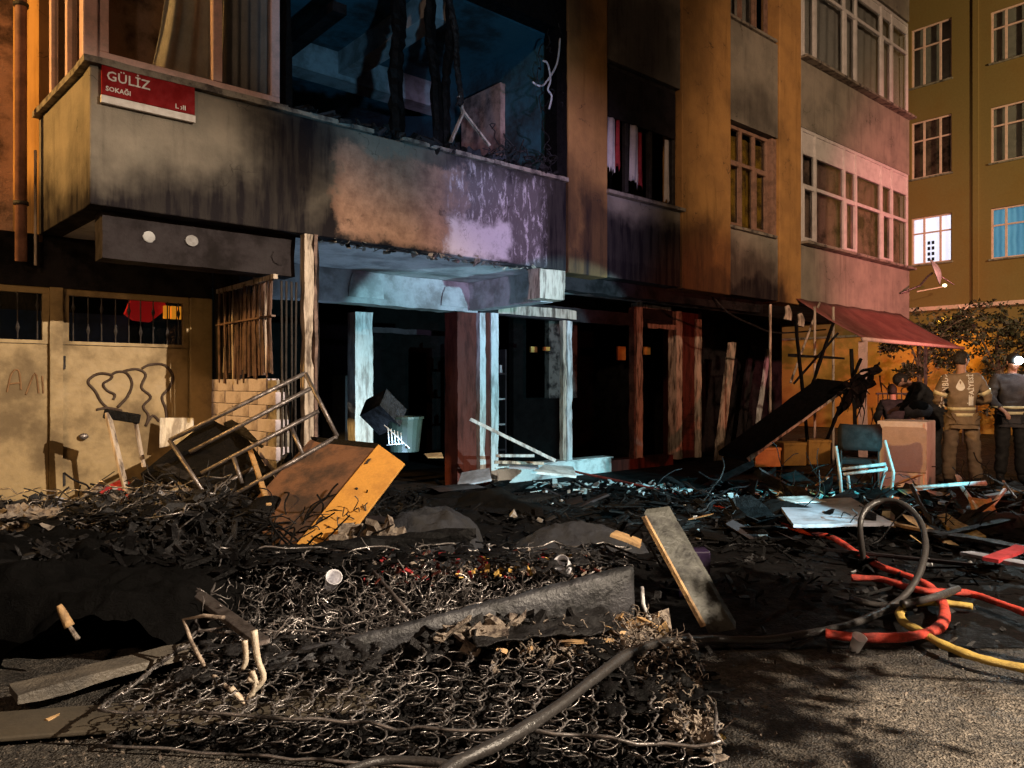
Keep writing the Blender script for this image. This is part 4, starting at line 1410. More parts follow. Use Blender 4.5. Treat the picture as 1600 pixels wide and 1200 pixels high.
def person(label, loc, rz, J, jm, tm, hat=None, hairm='hair', head_yaw=0.0, head_pitch=0.0, boots=True, scale=1.0, bulk=1.0):
    P = thing('person', label, 'person', loc, rz)
    P.scale = (scale,) * 3
    base = dict(pelvis=(0, 0, .95), spine=(0, .01, 1.12), chest=(0, .0, 1.33), neck=(0, 0.0, 1.50), headb=(0, .015, 1.58), headt=(0, .02, 1.68),
                shR=(.19, 0, 1.43), elR=(.27, -.03, 1.16), wrR=(.28, .08, .92), shL=(-.19, 0, 1.43), elL=(-.27, -.03, 1.16), wrL=(-.28, .08, .92),
                hiR=(.10, 0, .90), knR=(.12, .03, .50), anR=(.13, -.02, .09), toR=(.15, .15, .04),
                hiL=(-.10, 0, .90), knL=(-.12, .03, .50), anL=(-.13, -.02, .09), toL=(-.15, .15, .04))
    base.update(J)
    J = {k: Vector(v) for k, v in base.items()}
    bones = [('pelvis', 'spine'), ('spine', 'chest'), ('chest', 'neck'), ('neck', 'headb'), ('headb', 'headt'),
             ('chest', 'shR'), ('shR', 'elR'), ('elR', 'wrR'), ('chest', 'shL'), ('shL', 'elL'), ('elL', 'wrL'),
             ('pelvis', 'hiR'), ('hiR', 'knR'), ('knR', 'anR'), ('anR', 'toR'), ('pelvis', 'hiL'), ('hiL', 'knL'), ('knL', 'anL'), ('anL', 'toL')]
    rad = dict(pelvis=(.12, .10), spine=(.12, .09), chest=(.13, .10), neck=.055, headb=.06, headt=.07, shR=.055, elR=.04, wrR=.028, shL=.055, elL=.04, wrL=.028,
               hiR=.08, knR=.055, anR=.04, toR=.03, hiL=.08, knL=.055, anL=.04, toL=.03)
    JJ, BB, RR = dict(J), list(bones), dict(rad)
    for sfx in 'RL':         # palms and five fingers
        w, e = J['wr' + sfx], J['el' + sfx]
        d = (w - e).normalized()
        side = d.cross(Vector((0, 0, 1)))
        side = side.normalized() if side.length > .05 else Vector((1, 0, 0))
        nrm = side.cross(d)
        sg_ = 1 if sfx == 'R' else -1
        palm = w + d * 0.05
        JJ['pa' + sfx] = palm
        BB.append(('wr' + sfx, 'pa' + sfx))
        RR['pa' + sfx] = (.032, .018)
        for k, (o_, ln) in enumerate(((-.027, .062), (-.009, .075), (.009, .078), (.027, .07))):
            a = palm + side * o_ + d * 0.035
            b = a + d * ln * .55 - nrm * 0.012
            c = b + d * ln * .32 - nrm * 0.03
            for q, pt, r_ in (('a', a, .010), ('b', b, .009), ('c', c, .0075)):
                JJ[f'f{k}{q}{sfx}'] = pt
                RR[f'f{k}{q}{sfx}'] = r_
            BB += [('pa' + sfx, f'f{k}a{sfx}'), (f'f{k}a{sfx}', f'f{k}b{sfx}'), (f'f{k}b{sfx}', f'f{k}c{sfx}')]
        a = palm - side * 0.035 * sg_ - d * 0.01
        b = a - side * 0.02 * sg_ + d * 0.035 - nrm * .01
        JJ['ta' + sfx], JJ['tb' + sfx] = a, b
        RR['ta' + sfx], RR['tb' + sfx] = .012, .009
        BB += [('pa' + sfx, 'ta' + sfx), ('ta' + sfx, 'tb' + sfx)]
    skin_obj('body', JJ, BB, RR, M['skin'], P, 1)
    # head
    hb = J['headt'] + Vector((0, 0.01, 0.015))
    Rm = Matrix.Rotation(head_yaw, 3, 'Z') @ Matrix.Rotation(head_pitch, 3, 'X')
    mb = MB()
    nu, nv = 26, 20
    for j in range(nv + 1):
        t = math.pi * j / nv
        for i in range(nu):
            a = 2 * math.pi * i / nu
            x, y, z = .076 * math.sin(t) * math.cos(a), .098 * math.sin(t) * math.sin(a), .118 * math.cos(t)
            front = max(0, math.sin(a)) * math.sin(t)
            if z < -.02:
                k = (-.02 - z) / .1
                x *= 1 - .28 * k
                y = y * (1 - .2 * k) + .018 * k
            if front > .8 and -.035 < z < .02 and abs(x) < .02:
                y += .022 * (1 - abs(x) / .02) * (1 - abs(z + .01) / .04)
            if front > .5 and abs(z - .012) < .014 and .015 < abs(x) < .045:
                y -= .008
            if front > .7 and abs(z + .058) < .008:
                y -= .005
            mb.v.append(tuple(hb + Rm @ Vector((x, y, z))))
    for j in range(nv):
        for i in range(nu):
            a, b = j * nu + i, j * nu + (i + 1) % nu
            mb.f.append((a, a + nu, b + nu, b))
    head = mb.build('head', M['skin'], P, smooth=True)
    mb = MB()
    for s_ in (-1, 1):
        mb.ell(hb + Rm @ Vector((s_ * .078, -.005, -.005)), (.010, .020, .030), 8, 6)
    mb.build('ear', M['skin'], head, smooth=True)
    for s_ in (-1, 1):
        MB().ell(hb + Rm @ Vector((s_ * .030, .083, .012)), (.012, .008, .008), 8, 6).build('eye', M['whitemetal'], head, smooth=True)
        MB().ell(hb + Rm @ Vector((s_ * .030, .086, .034)), (.018, .007, .004), 8, 4).build('eyebrow', M[hairm], head, smooth=True)
    mb = MB()
    for j in range(9):
        t = math.pi * 0.5 * j / 8 * 1.12
        for i in range(nu):
            a = 2 * math.pi * i / nu
            tt = t * (1.22 if math.sin(a) < .2 else 0.86)
            g_ = 1.06 + rnd.uniform(-.015, .015)
            mb.v.append(tuple(hb + Rm @ Vector((.077 * g_ * math.sin(tt) * math.cos(a), .1 * g_ * math.sin(tt) * math.sin(a), .12 * g_ * math.cos(tt)))))
    for j in range(8):
        for i in range(nu):
            a, b = j * nu + i, j * nu + (i + 1) % nu
            mb.f.append((a, a + nu, b + nu, b))
    hr = mb.build('hair', M[hairm], head, smooth=True)
    hr.modifiers.new('s', 'SOLIDIFY').thickness = 0.008
    # jacket and trousers, cut loose round the body
    b = bulk
    up = ['pelvis', 'spine', 'chest', 'neck', 'shR', 'elR', 'wrR', 'shL', 'elL', 'wrL']
    K = {n: J[n].copy() for n in up}
    K['hem'] = J['pelvis'] + (J['pelvis'] - J['spine']).normalized() * 0.10
    K['neck'] = J['chest'].lerp(J['neck'], 1.12)
    for s_ in 'RL':
        K['wr' + s_] = J['el' + s_].lerp(J['wr' + s_], .92)
    jr = dict(pelvis=(.165 * b, .135 * b), hem=(.17 * b, .14 * b), spine=(.16 * b, .13 * b), chest=(.175 * b, .13 * b), neck=(.088, .088), shR=.090 * b, shL=.090 * b, elR=.068 * b, elL=.068 * b, wrR=.052, wrL=.052)
    jb = [('pelvis', 'spine'), ('spine', 'chest'), ('chest', 'neck'), ('pelvis', 'hem'), ('chest', 'shR'), ('shR', 'elR'), ('elR', 'wrR'), ('chest', 'shL'), ('shL', 'elL'), ('elL', 'wrL')]
    jk = skin_obj('jacket', K, jb, jr, M[jm], P)
    crease(jk, .013)
    T = {n: J[n].copy() for n in ('pelvis', 'hiR', 'knR', 'anR', 'hiL', 'knL', 'anL')}
    for s_ in 'RL':
        T['an' + s_] = J['kn' + s_].lerp(J['an' + s_], .93)
    tr = dict(pelvis=(.13, .12), hiR=.105 * b, knR=.085 * b, anR=.08 * b, hiL=.105 * b, knL=.085 * b, anL=.08 * b)
    ts = skin_obj('trousers', T, [('pelvis', 'hiR'), ('hiR', 'knR'), ('knR', 'anR'), ('pelvis', 'hiL'), ('hiL', 'knL'), ('knL', 'anL')], tr, M[tm], P)
    crease(ts, .012)
    for s_ in 'RL':
        B_ = dict(a=J['an' + s_] + Vector((0, 0, .12)), b=J['an' + s_] + Vector((0, 0, -.02)), c=J['to' + s_])
        skin_obj('boot', B_, [('a', 'b'), ('b', 'c')], dict(a=.06, b=.058, c=.045), M['black'], P, 1)
    return P, jk, ts, J, head, hb, Rm


# fire fighter, back turned, looking right, hands together in front
pos1 = Vector(((1502 - 800) / F * 9.7, 9.7, 0.0))
P1, jk, ts, J1, head1, hb1, R1 = person(
    'fire fighter in khaki turnout gear seen from behind with bare head turned right', pos1, R(-12),
    dict(elR=(.33, .02, 1.17), wrR=(.18, .27, 1.13), elL=(-.27, .06, 1.15), wrL=(-.06, .27, 1.12), headb=(.01, .03, 1.58), headt=(.02, .05, 1.67),
         hiR=(.11, 0, .9), knR=(.15, .02, .5), anR=(.17, -.03, .09), knL=(-.14, .02, .5), anL=(-.16, -.03, .09), toR=(.22, .13, .04), toL=(-.2, .13, .04)),
    'turnout', 'turnout', head_yaw=R(-62), head_pitch=R(-14), bulk=1.04)
bv = bvh_of(jk)
for z in (0.98, 1.055):
    band('reflective_belt', bv, (0, 0, z), (0, 0, 1), 0.5, 0.038, M['reflect'], P1)
for s_ in 'RL':
    c = J1['sh' + s_].lerp(J1['el' + s_], .62)
    band('sleeve_stripe', bv, c, J1['el' + s_] - J1['sh' + s_], 0.12, 0.05, M['reflect'], P1, n=24)
bt = bvh_of(ts)
for s_, xx in (('R', .15), ('L', -.14)):
    for (ka, kb, f, wd) in (('hi', 'kn', .72, .22), ('kn', 'an', .45, .30)):
        c = J1[ka + s_].lerp(J1[kb + s_], f)
        band('trouser_patch', bt, c, J1[kb + s_] - J1[ka + s_], 0.2, wd, M['print'] if ka == 'hi' else M['reflect'], P1, n=10, n2=6, arc=(R(-115), R(-62)) if s_ == 'R' else (R(-105), R(-55)))
for (txt, size, x, z0, sp) in (('İSTANBUL', 0.085, -0.185, 1.07, 1.12), ('İTFAİYESİ', 0.082, 0.105, 1.11, 1.05)):
    me = text_mesh(txt, size, 0, sp, 0.002)
    me.materials.append(M['print'])
    Mx = Matrix.Translation((x, 0, z0)) @ Matrix.Rotation(R(-90), 4, 'Y') @ Matrix.Rotation(R(90), 4, 'X')
    project(me, Mx, bv, 0.006)
    link('lettering', me, P1)
# white drop shaped emblem
mb = MB()
ring = []
for k in range(28):
    a = 2 * math.pi * k / 28
    r_ = 0.052
    x, z = r_ * math.sin(a), -r_ * math.cos(a)
    if z > 0: x *= (1 - z / r_) ** 0.55; z *= 1.9
    ring.append((x, z))
me = bpy.data.meshes.new('emblem')
me.from_pydata([(x, z, 0) for x, z in ring] + [(0, 0, 0)], [], [(k, (k + 1) % 28, 28) for k in range(28)])
me.materials.append(M['print'])
project(me, Matrix.Translation((-0.045, 0, 1.34)) @ Matrix.Rotation(R(90), 4, 'X'), bv, 0.006)
link('emblem', me, P1)
me = bpy.data.meshes.new('patch')
me.from_pydata([(x, z, 0) for z in (0, .05, .11) for x in (0, .03, .06)], [], [(0, 1, 4, 3), (1, 2, 5, 4), (3, 4, 7, 6), (4, 5, 8, 7)])
me.materials.append(M['print'])
project(me, Matrix.Translation((0.045, 0, 1.10)) @ Matrix.Rotation(R(90), 4, 'X'), bv, 0.006)
link('back_patch', me, P1)

M['navy'] = mk('dark_turnout_cloth', (0.05, 0.045, 0.05), 0.85, dirt=.4, scale=6, bump=.5, bscale=90)
pos2 = Vector(((1580 - 800) / F * 10.3, 10.3, 0.0))
P2, jk2, ts2, J2, head2, hb2, R2 = person(
    'fire fighter facing the camera with a blazing white head lamp', pos2, R(168),
    dict(elR=(.29, .05, 1.17), wrR=(.2, .24, 1.02), elL=(-.28, .05, 1.17), wrL=(-.2, .2, 1.0), headb=(0, .04, 1.57), headt=(0, .06, 1.66)),
    'navy', 'black', head_yaw=R(8), head_pitch=R(-14), bulk=1.05)
bv2 = bvh_of(jk2)
for z in (0.98, 1.055):
    band('reflective_belt', bv2, (0, 0, z), (0, 0, 1), 0.5, 0.038, M['reflect'], P2)
MB().ell(hb2 + R2 @ Vector((0, 0, .035)), (.086, .108, .095), 20, 12).build('helmet', M['black'], P2, smooth=True)
hlp = hb2 + R2 @ Vector((0, .118, .05))
lamp_o = MB().ell(hlp, (.055, .03, .05), 12, 8).build('head_lamp', emit('head_lamp_glow', (0.80, 0.97, 1.0), 90), P2, smooth=True)
mb = MB()
for k in range(15):
    c = (-0.31 + 0.008 * math.sin(k), 0.1, 0.92 + k * 0.035)
    mb.ell(c, (.012, .006, .009), 6, 4)
wl = lamp('head_lamp_light', 'SPOT', (0, 0, 0), (0, 1, 0), 40, (0.7, 0.95, 1.0), 0.03, 120, 0.8)
wl.parent = P2
wl.location = hlp + R2 @ Vector((0, .05, 0))
wl.rotation_euler = (R(80), 0, R(0))
# blue vest behind him at the frame edge
pos5 = Vector(((1622 - 800) / F * 10.6, 10.6, 0.0))
P5, jk5, ts5, J5, _, _, _ = person('person in a bright blue printed vest at the edge of the photo', pos5, R(95),
                                  {}, 'black', 'black')
bv5 = bvh_of(jk5)
vest = mk('blue_vest', (0.02, 0.04, 0.35), 0.7)
band('vest_panel', bv5, (0, 0, 1.15), (0, 0, 1), .5, .42, vest, P5, n2=8)
for k in range(12):
    band('vest_print', bv5, (0, 0, 0.97 + k * .032), (0, 0, 1), .5, .014, M['print'], P5, off=0.013, n=5, n2=2, arc=(R(160 + (k % 3) * 4), R(175 + (k % 4) * 3)))

# sitting person in black, beyond the white appliance
st = thing('stool', 'low dark stool under the seated person in black', 'stool', (Q(1398, 690, 13.6).x, 13.6, 0))
MB().box(-.2, .2, -.2, .2, .40, .44).build('seat', M['darkiron'], st, bevel=.005)
for sx in (-1, 1):
    for sy in (-1, 1):
        MB().bar((sx * .17, sy * .17, 0), (sx * .17, sy * .17, .40), .03).build('leg', M['darkiron'], st)
sit = dict(pelvis=(0, 0, .52), spine=(0, .04, .70), chest=(0, .08, .92), neck=(0, .1, 1.08), headb=(0, .12, 1.16), headt=(0, .14, 1.25), shR=(.19, .08, 1.02), shL=(-.19, .08, 1.02),
           elR=(.27, .12, .78), wrR=(.2, .34, .68), elL=(-.27, .12, .78), wrL=(-.2, .34, .68), hiR=(.1, .03, .5), hiL=(-.1, .03, .5), knR=(.14, .45, .5), knL=(-.14, .45, .5),
           anR=(.14, .45, .09), anL=(-.14, .45, .09), toR=(.15, .6, .04), toL=(-.15, .6, .04))
person('person in a black jacket sitting behind the white appliance, back turned', Vector((Q(1398, 690, 13.6).x, 13.6, 0)), R(-10), sit, 'black', 'black')
P4 = person('dark clothed person bending forward just left of the khaki fire fighter', Vector((Q(1462, 690, 11.2).x, 11.2, 0)), R(70),
            dict(spine=(0, .06, 1.1), chest=(0, .2, 1.26), neck=(0, .32, 1.36), headb=(0, .38, 1.40), headt=(0, .45, 1.42), shR=(.19, .22, 1.32), shL=(-.19, .22, 1.32),
                 elR=(.22, .36, 1.06), wrR=(.12, .52, 1.0), elL=(-.22, .36, 1.06), wrL=(-.12, .52, 1.0)), 'black', 'black', head_pitch=R(-60))
wb = thing('white_bag', 'crumpled white bag with a black opening held over the white appliance', 'bag', Q(1436, 640, 10.7))
mb = MB().ell((0, 0, 0), (.19, .1, .12), 16, 10)
for i, v in enumerate(mb.v):
    k = 1 + .18 * math.sin(v[0] * 31 + v[2] * 20) * math.cos(v[1] * 40)
    mb.v[i] = (v[0] * k, v[1] * k, v[2] * k - .25 * v[0] * v[0] * 3)
mb.build('bag', M['board'], wb, smooth=True)
MB().ell((-.02, -.03, .05), (.14, .09, .09), 14, 8).build('opening', M['black'], wb, smooth=True)

# ================================================================== STREET FURNITURE AND DEBRIS, MIDDLE DISTANCE
def fold_sheet(name, x0, x1, y0, y1, nx, ny, prof, fold, mat, seed=0, holes=None, thick=0):
    """cloth or foam lying in ridges: a height field creased by ridged noise"""
    from mathutils import noise as MN
    mb = MB()
    for j in range(ny):
        for i in range(nx):
            x, y = x0 + (x1 - x0) * i / (nx - 1), y0 + (y1 - y0) * j / (ny - 1)
            p = prof(x, y)
            v = Vector((x * 2.1 + seed * 5.3, y * 3.1, seed * 1.7))
            r_ = 1 - abs(MN.noise(v)) * 2.2 + .5 * (1 - abs(MN.noise(v * 2.7)) * 2) + .3 * MN.noise(v * 8)
            k = min(1, p * 6) if thick == 0 else 1
            mb.v.append((x + .4 * fold * MN.noise(v * 1.9 + Vector((9, 0, 0))), y + .4 * fold * MN.noise(v * 1.9 + Vector((0, 7, 0))), p + (r_ - .6) * fold * k - (.03 if p < .01 and thick == 0 else 0)))
    for j in range(ny - 1):
        for i in range(nx - 1):
            if holes:
                v = Vector((i * .23 + seed * 3, j * .23, seed))
                if MN.noise(v) + .4 * MN.noise(v * 3) > holes: continue
            mb.f.append((j * nx + i, j * nx + i + 1, (j + 1) * nx + i + 1, (j + 1) * nx + i))
    o = mb.build(name, mat, None, smooth=True)
    if thick:
        o.modifiers.new('s', 'SOLIDIFY').thickness = thick
    return o


# white appliance
ap = thing('appliance', 'white enamelled appliance with a rounded recessed door panel behind the chairs', 'appliance', Q(1420, 757, 9.35), R(-38))
ap.location.z = 0
MB().box(-0.30, 0.25, -0.3, 0.3, 0.0, 0.92).build('casing', M['appliance'], ap, bevel=0.015)
d = MB()
n = 6
pts = []
for (cx, cz, a0) in ((.22, .8, 0), (-.22, .8, 90), (-.22, .36, 180), (.22, .36, 270)):
    for k in range(n):
        a = R(a0 + 90 * k / (n - 1))
        pts.append((cx * .9 + .05 * math.cos(a) - 0.0, -0.315, cz + .05 * math.sin(a)))
MB().prism(pts, (0, 0.02, 0)).build('door_panel', mk('brownish_glass', (0.50, 0.42, 0.40), 0.3, dirt=.15), ap)
MB().box(-.27, .24, -0.312, -0.301, 0.30, 0.315).build('seam', M['sill'], ap)
MB().box(.205, .225, -.306, -.302, 0.02, .9).build('edge_strip', M['pvc'], ap)


def tube_thing(name, parts, mat, label, cat, r=0.011, group=None, smooth=True):
    """a frame welded from tubes; parts = [(part name, [world points]), ...]"""
    allp = [p for _, pl_ in parts for p in pl_]
    o = Vector((sum(p.x for p in allp) / len(allp), sum(p.y for p in allp) / len(allp), min(p.z for p in allp)))
    t = thing(name, label, cat, o, 0, group)
    for nm, pl_ in parts:
        MB().tube([p - o for p in pl_], r, 8, 0).build(nm, mat, t, smooth=smooth)
    return t


# two chairs: black office chair and pale metal chair frame
oc = thing('office_chair', 'black padded chair with dark metal legs before the white appliance', 'chair', Q(1340, 775, 9.0), R(160))
oc.location.z = 0
mb = MB()
for j in range(7):
    for i in range(9):
        s_, t_ = i / 8 - .5, j / 6 - .5
        k = 1 - (abs(2 * t_) ** 6) * .12
        mb.v.append((s_ * .44 * k, 0.22 + .05 * (1 - (2 * s_) ** 2), .60 + .30 * (t_ + .5) * (1 - .0 * s_)))
mb.f = [(j * 9 + i, j * 9 + i + 1, (j + 1) * 9 + i + 1, (j + 1) * 9 + i) for j in range(6) for i in range(8)]
b_ = mb.build('backrest', M['black'], oc, smooth=True)
b_.modifiers.new('s', 'SOLIDIFY').thickness = 0.05
MB().box(-.22, .22, -.2, .2, .42, .48).build('seat', M['black'], oc, bevel=.02)
for sx in (-1, 1):
    MB().tube([(sx * .2, .27, .75), (sx * .2, .24, .44), (sx * .2, .26, 0)], .012, 8).build('leg', M['darkiron'], oc)
    MB().tube([(sx * .2, -.2, .42), (sx * .21, -.22, 0)], .012, 8).build('leg', M['darkiron'], oc)
Yc = 8.2


def q(px, py, Y=Yc): return Q(px, py, Y)


def qg(px, py, Y=Yc):
    p = Q(px, py, Y)
    p.z = max(p.z, 0.012)
    return p


tube_thing('metal_chair_frame', [
    ('leg', [q(1306, 697), q(1313, 745), qg(1316, 795)]), ('leg', [q(1382, 688), q(1396, 738), qg(1390, 795)]),
    ('crossbar', [q(1316, 733), q(1384, 725)]), ('crossbar', [q(1318, 741), q(1386, 733)]),
    ('leg', [q(1324, 740), q(1327, 765, 8.5), qg(1337, 788, 8.7)]), ('leg', [q(1384, 730), q(1375, 760, 8.5), qg(1370, 786, 8.7)]),
    ('leg', [q(1292, 745, 8.6), qg(1305, 785, 8.6)])], M['whitemetal'],
    'bare pale metal chair frame without seat, lit turquoise, before the white appliance', 'chair frame', 0.018)
# overturned table
Yt = 7.6
tube_thing('tipped_table', [
    ('table_edge', [q(1428, 762, Yt), q(1540, 754, Yt)]), ('table_edge', [q(1428, 765, Yt), q(1485, 757, 8.2), q(1540, 756, Yt)]),
    ('leg', [q(1502, 760, Yt), qg(1544, 818, 7.0)]), ('leg', [q(1570, 765, Yt), q(1550, 790, 7.4)])], M['whitemetal'],
    'tipped metal table with turquoise lit edge and thin legs on the wet road', 'table', 0.02)
tube_thing('bent_leg', [('leg', [q(1424, 758, 7.3), q(1436, 785, 7.1), qg(1470, 838, 6.4)])], M['darkiron'],
           'dark bent metal leg standing left of the tipped table', 'metal leg', 0.02)
tube_thing('thin_rod', [('rod', [q(1570, 755, 8.0), qg(1604, 800, 7.4)])], M['steel'], 'thin dark rod slanting at the edge of the photo by the tipped table', 'rod', 0.012)

# boards on the road
world_quad_slab('white_board', [G(1212, 785, .17), G(1240, 825, .14), G(1396, 822, .14), G(1330, 782, .17)][::1], 0.03, M['board'],
                'large pale white board lying flat on the road right of the red hose', 'board')
world_quad_slab('pale_paper', [G(1215, 778, .21), G(1232, 787, .2), G(1292, 785, .2), G(1262, 776, .23)], 0.01, M['whitesill'],
                'bright crumpled sheet on the far edge of the white board', 'paper')
for k, (a, b, wd, m, lab) in enumerate((((1400, 826), (1590, 860), .14, 'ash', 'long grey plank lying right of the black hose loop'),
                                        ((1500, 868), (1605, 888), .12, 'board', 'pale plank near the right edge above the red hose'),
                                        ((1470, 842), (1600, 812), .08, 'char', 'charred batten crossing the planks on the right'),
                                        ((1270, 790), (1440, 832), .05, 'rawwood', 'thin brown lath beneath the black hose loop'),
                                        ((1480, 790), (1600, 770), .1, 'board', 'pale lath behind the tipped table'),
                                        ((1120, 752), (1195, 757), .09, 'ash', 'ashy lath on the road in front of the burnt entrance'),
                                        ((1260, 745), (1330, 752), .10, 'rawwood', 'brown lath on the road beside the office chair'),
                                        ((1180, 735), (1270, 745), .12, 'char', 'charred plank before the yellow crates'),
                                        ((1560, 880), (1610, 860), .1, 'cloth_red', 'dark red strip at the right edge near the planks'))):
    p, r_ = G(*a, .10 + .004 * k), G(*b, .12 + .003 * k)
    d_ = r_ - p
    sd_ = d_.cross(Vector((0, 0, 1))).normalized() * wd
    o = MB().obox((0, 0, 0), d_, -sd_ if sd_.y < 0 else sd_, (0, 0, .025)).build('plank', M[m], None, bevel=.004)
    o.location = p
    tag(o, lab, 'plank')
# torn yellow edged chipboard
mb = MB()
pts = [G(1465, 812, .08), G(1480, 808, .1), G(1500, 822, .1), G(1522, 832, .09), G(1542, 845, .07), G(1530, 849, .06), G(1505, 842, .06), G(1480, 830, .07)]
o_ = pts[0].copy()
t_ = mb.prism([p - o_ for p in pts], (0, 0.01, .04)).build('chipboard_piece', M['flame_foam'], None, bevel=.003)
t_.location = o_
tag(t_, 'jagged yellow chipboard piece under the bent dark leg', 'chipboard')
# big fallen panel leaning and yellow crates
mb = MB()
a, b, c = Q(1168, 722, 10.6), Q(1332, 604, 10.2), Vector((-.32, .5, .06))
o = MB().obox((0, 0, 0), b - a, c * .9, Vector((0, 0.02, .06))).build('fallen_panel', M['char'], None, bevel=.006)
o.location = a
tag(o, 'large charred panel fallen diagonally before the yellow lit shop', 'panel')
o = MB().bar((0, 0, 0), (b - a) * 1.2, .045, .03).build('batten', M['postpale'], None, bevel=.004)
o.location = a + Vector((0, -.06, .045))
tag(o, 'pale batten along the edge of the large fallen charred panel', 'batten')
for k, (x0, x1, y0, y1, Y) in enumerate(((1225, 1262, 692, 728, 10.9), (1264, 1300, 688, 726, 10.95), (1180, 1222, 700, 730, 10.8))):
    p, q2 = Q(x0, y1, Y), Q(x1, y0, Y)
    t = thing('yellow_crate', ('yellow crate in the middle of the row below the fallen panel', 'yellow crate at the right end of the row, next to the office chair', 'yellow crate at the left end of the row, under the fallen panel')[k], 'crate', (p.x, Y, max(0, p.z)), R(6), 'yellow crates under the fallen panel')
    wd, hh = q2.x - p.x, q2.z - max(0, p.z)
    MB().box(0, wd, 0, .3, 0, hh).build('body', M['cabinet'], t, bevel=.01)
    MB().box(-.008, wd + .008, -.008, .308, hh - .04, hh + .004).build('rim', M['cabinet'], t, bevel=.005)
rg = thing('burnt_cloth', 'charred rag hanging over the upper end of the fallen panel', 'rag', Q(1345, 600, 10.0))
ro = rg.location
mb = MB()
for j in range(13):
    for i in range(11):
        t_, s_ = j / 12, i / 10
        p = Q(1328 + 50 * s_ - 22 * t_ + 6 * math.sin(j * 1.3 + i), 588 - 22 * s_ + 68 * t_ * (.55 + .45 * math.sin(s_ * 7) ** 2), 10.0 + .06 * math.sin(i * 1.7 + j)) - ro
        mb.v.append(tuple(p))
mb.f = [(j * 11 + i, j * 11 + i + 1, (j + 1) * 11 + i + 1, (j + 1) * 11 + i) for j in range(12) for i in range(10) if rnd.random() > .12]
c_ = mb.build('cloth', M['char'], rg)
c_.modifiers.new('s', 'SOLIDIFY').thickness = .012
for k in range(8):
    p = Q(rnd.uniform(1325, 1375), rnd.uniform(585, 640), 9.98) - ro
    MB().tube([p, p + Vector((rnd.uniform(-.05, .05), 0, -.12)), p + Vector((rnd.uniform(-.12, .12), 0, -.3))], [.012, .004], 5, 3).build('shred', M['char'], rg)

for k, (a, b, wd, lab) in enumerate((((1243, 500), (1262, 690), .06, 'thin charred beam standing upright below the awning, leftmost of its kind'),
                                     ((1302, 505), (1255, 640), .05, 'thin charred beam leaning left under the awning'),
                                     ((1345, 560), (1290, 690), .05, 'thin charred beam crossing behind the fallen panel'),
                                     ((1330, 545), (1338, 690), .07, 'charred upright beside the pale awning post'),
                                     ((1232, 555), (1320, 560), .06, 'charred cross beam spanning the gap under the awning'),
                                     ((1240, 600), (1310, 520), .035, 'thin charred lath slanting up to the awning'))):
    p, q2 = Q(*a, 11.2 + .1 * k), Q(*b, 11.0 + .1 * k)
    o = MB().bar((0, 0, 0), q2 - p, wd * .65, .035).build('charred_beam', M['char'], None)  # these loose pieces are thin charred beams
    o.location = p
    roughen(o, .008, .08, .03, k)
    tag(o, lab, 'beam', 'charred beams under the awning')
# turquoise lit frame pieces before the white sill
bars = [((735, 655), (868, 720), 8.9, 8.7, .05, 'whitemetal', 'straight pale metal bar sloping down in front of the corner column'),
        ((775, 712), (835, 712), 9.3, 9.3, .05, 'whitemetal', 'upper pale slat at the foot of the corner column'),
        ((772, 722), (850, 724), 9.0, 9.0, .05, 'postpale', 'lower scorched slat at the foot of the corner column')]
for a, b, Ya, Yb, wd, m, lab in bars:
    p, q2 = Q(*a, Ya), Q(*b, Yb)
    o = MB().bar((0, 0, 0), q2 - p, wd, .035).build('metal_bar', M[m], None, bevel=.004)
    o.location = p
    tag(o, lab, 'bar')
world_quad_slab('white_panel_piece', [Q(714, 764, 8.4), Q(768, 752, 8.6), Q(765, 735, 8.9), Q(722, 742, 8.9)], .03, M['board'], 'pale blue lit broken board left of the column foot', 'board')
world_quad_slab('white_panel_piece', [Q(795, 732, 8.9), Q(842, 733, 8.9), Q(838, 724, 9.3), Q(800, 726, 9.3)], .02, M['board'], 'small pale slab just right of the column foot', 'board')
world_quad_slab('white_panel_piece', [Q(830, 740, 9.0), Q(900, 747, 9.1), Q(895, 732, 9.5), Q(850, 730, 9.5)], .03, M['whitesill'], 'turquoise lit slab fallen against the white sill', 'board')
# pieces inside the recess: green tub, tilted carton, paper
tub = thing('green_tub', 'dull green plastic tub standing in the dark recess', 'tub', Q(632, 705, 8.3))
mb = MB()
n = 20
for (r_, z_) in ((.16, 0), (.20, .36), (.215, .36), (.215, .385), (.19, .385), (.15, .02)):
    for k in range(n):
        a = 2 * math.pi * k / n
        mb.v.append((r_ * math.cos(a), r_ * math.sin(a), z_))
mb.f = [(j * n + k, j * n + (k + 1) % n, (j + 1) * n + (k + 1) % n, (j + 1) * n + k) for j in range(5) for k in range(n)] + [tuple(reversed(range(n)))]
mb.build('shell', M['teal'], tub, smooth=False)
o = MB().obox((0, 0, 0), Q(636, 640, 8.1) - Q(604, 608, 8.1), Vector((-.28, .3, -.12)), (Q(585, 655, 8.1) - Q(604, 608, 8.1)) * .55).build('carton', M['ash'], None, bevel=.005)
o.location = Q(604, 608, 8.1)
tag(o, 'grey tilted carton balanced on the heap in the dark recess', 'carton')
world_quad_slab('yellowish_paper', [Q(668, 716, 8.6), Q(693, 716, 8.6), Q(690, 708, 8.9), Q(662, 710, 8.9)], .01, M['rawwood'], 'small pale yellow sheet on the black recess floor', 'paper')
tube_thing('wire_basket', [('wire', [Q(606 + k * 5, 668 + k * 2, 8.0), Q(608 + k * 5, 693, 8.0)]) for k in range(5)] + [('rim', [Q(600, 664, 8.0), Q(640, 700, 8.0)]), ('rim', [Q(604, 695, 8.0), Q(630, 693, 8.0)])],
           M['whitemetal'], 'bent white wire basket leaning on the green tub', 'basket', .006)

